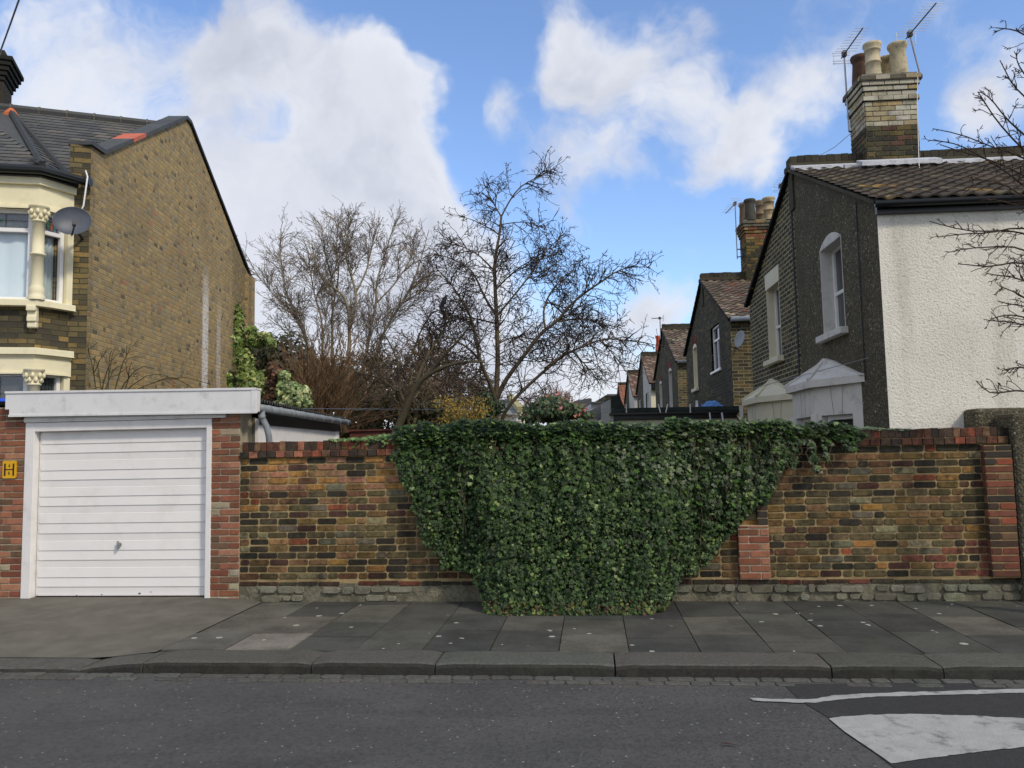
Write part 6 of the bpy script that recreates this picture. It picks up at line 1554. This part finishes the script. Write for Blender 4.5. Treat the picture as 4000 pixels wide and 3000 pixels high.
for i in range(9):
    c, rx, ry, rz = rr.choice(CB); d = Vector((rr.gauss(0, 1), -abs(rr.gauss(0, 1)) - .4, rr.gauss(0, .8))).normalized(); p = c + Vector((d.x * rx, d.y * ry, d.z * rz)) * 1.02; g = MB(); col = rr.choice([C(196, 96, 118, K), C(206, 130, 136, K), C(186, 122, 96, K)]); s = rr.uniform(.4, .85)
    for k in range(8):
        a = k * math.pi / 4; q = Vector((math.cos(a), -.3, math.sin(a))) * .035 * s; g.add([p, p + q + Vector((-.012, 0, .012)), p + q * 1.25, p + q + Vector((.012, 0, -.012))], [(0, 1, 2, 3)], jc(rr, col, .1))
    g.lathe(p, [(.012 * s, -.01), (.014 * s, .0), (0, .012)], 6, C(220, 190, 110, K)); g.build('flower', M_leaf, cm)
g = MB(); g.tube([aty(2150, 1700, 12.2), aty(2150, 1600, 12.2)], .03, .02, 6); g.build('stems', M_vine, cm)
ag = thing('spiky_plant', 'grey-green spiky-leaved plant poking above the ivy in front of the white bays', 'plant', wp(3.0, .55, 1.5))
rr = random.Random(99); g = MB(); c = hit(2905, 1668, wp(0, .6, 0), -wn)
for i in range(26):
    a = rr.uniform(0, 2 * math.pi); el = rr.uniform(.3, 1.4); L = rr.uniform(.1, .2); d = Vector((math.cos(a) * math.cos(el), math.sin(a) * math.cos(el), math.sin(el))); s = d.cross(Vector((0, 0, 1))).normalized() * .012
    q = c + d * L * .6 + Vector((0, 0, .01)); e = c + d * L - Vector((0, 0, L * .15)); g.add([c - s * .6, c + s * .6, q + s, q - s, e], [(0, 1, 2, 3), (3, 2, 4)], jc(rr, C(130, 142, 116, K), .2))
g.tube([c - Vector((0, 0, .35)), c], .012, .01, 6, C(90, 100, 70, K)); g.build('leaves', M_leaf, ag)
# crow-like dark rag caught in the tree
p = aty(1733, 1180, 13.0); g = MB(); g.tube([p + Vector((.06, 0, .12)), p + Vector((.02, 0, .06)), p, p + Vector((-.04, 0, -.08)), p + Vector((-.02, 0, -.16))], .02, .02, 8, prof=[.01, .035, .045, .03, .035])
g.build('rag', plain('dark_rag', C(26, 26, 32, 1), .8), None, base=p, label='dark rag hanging in the branches left of the central stem', cat='rag')
# litter
g = MB(); p = hz(2842, 2907, RZ + .012); g.add([p + Vector((-.05, .02, 0)), p + Vector((.0, .012, .006)), p + Vector((.06, -.02, 0)), p + Vector((0, -.008, .004))], [(0, 1, 2, 3)]); g.build('fallen_leaf', plain('dry_leaf', C(60, 40, 34, 1), .8), None, base=p, label='dark curled leaf lying on the asphalt left of the white marking', cat='leaf')
g = MB(); p = hz(1516, 2622, RZ + .018); g.tube([p, p + Vector((.045, -.012, 0))], .009, .009, 8); g.build('cigarette_end', plain('cork', C(196, 120, 60, K), .8), None, base=p, label='orange cigarette end in the gutter below the kerb', cat='litter')
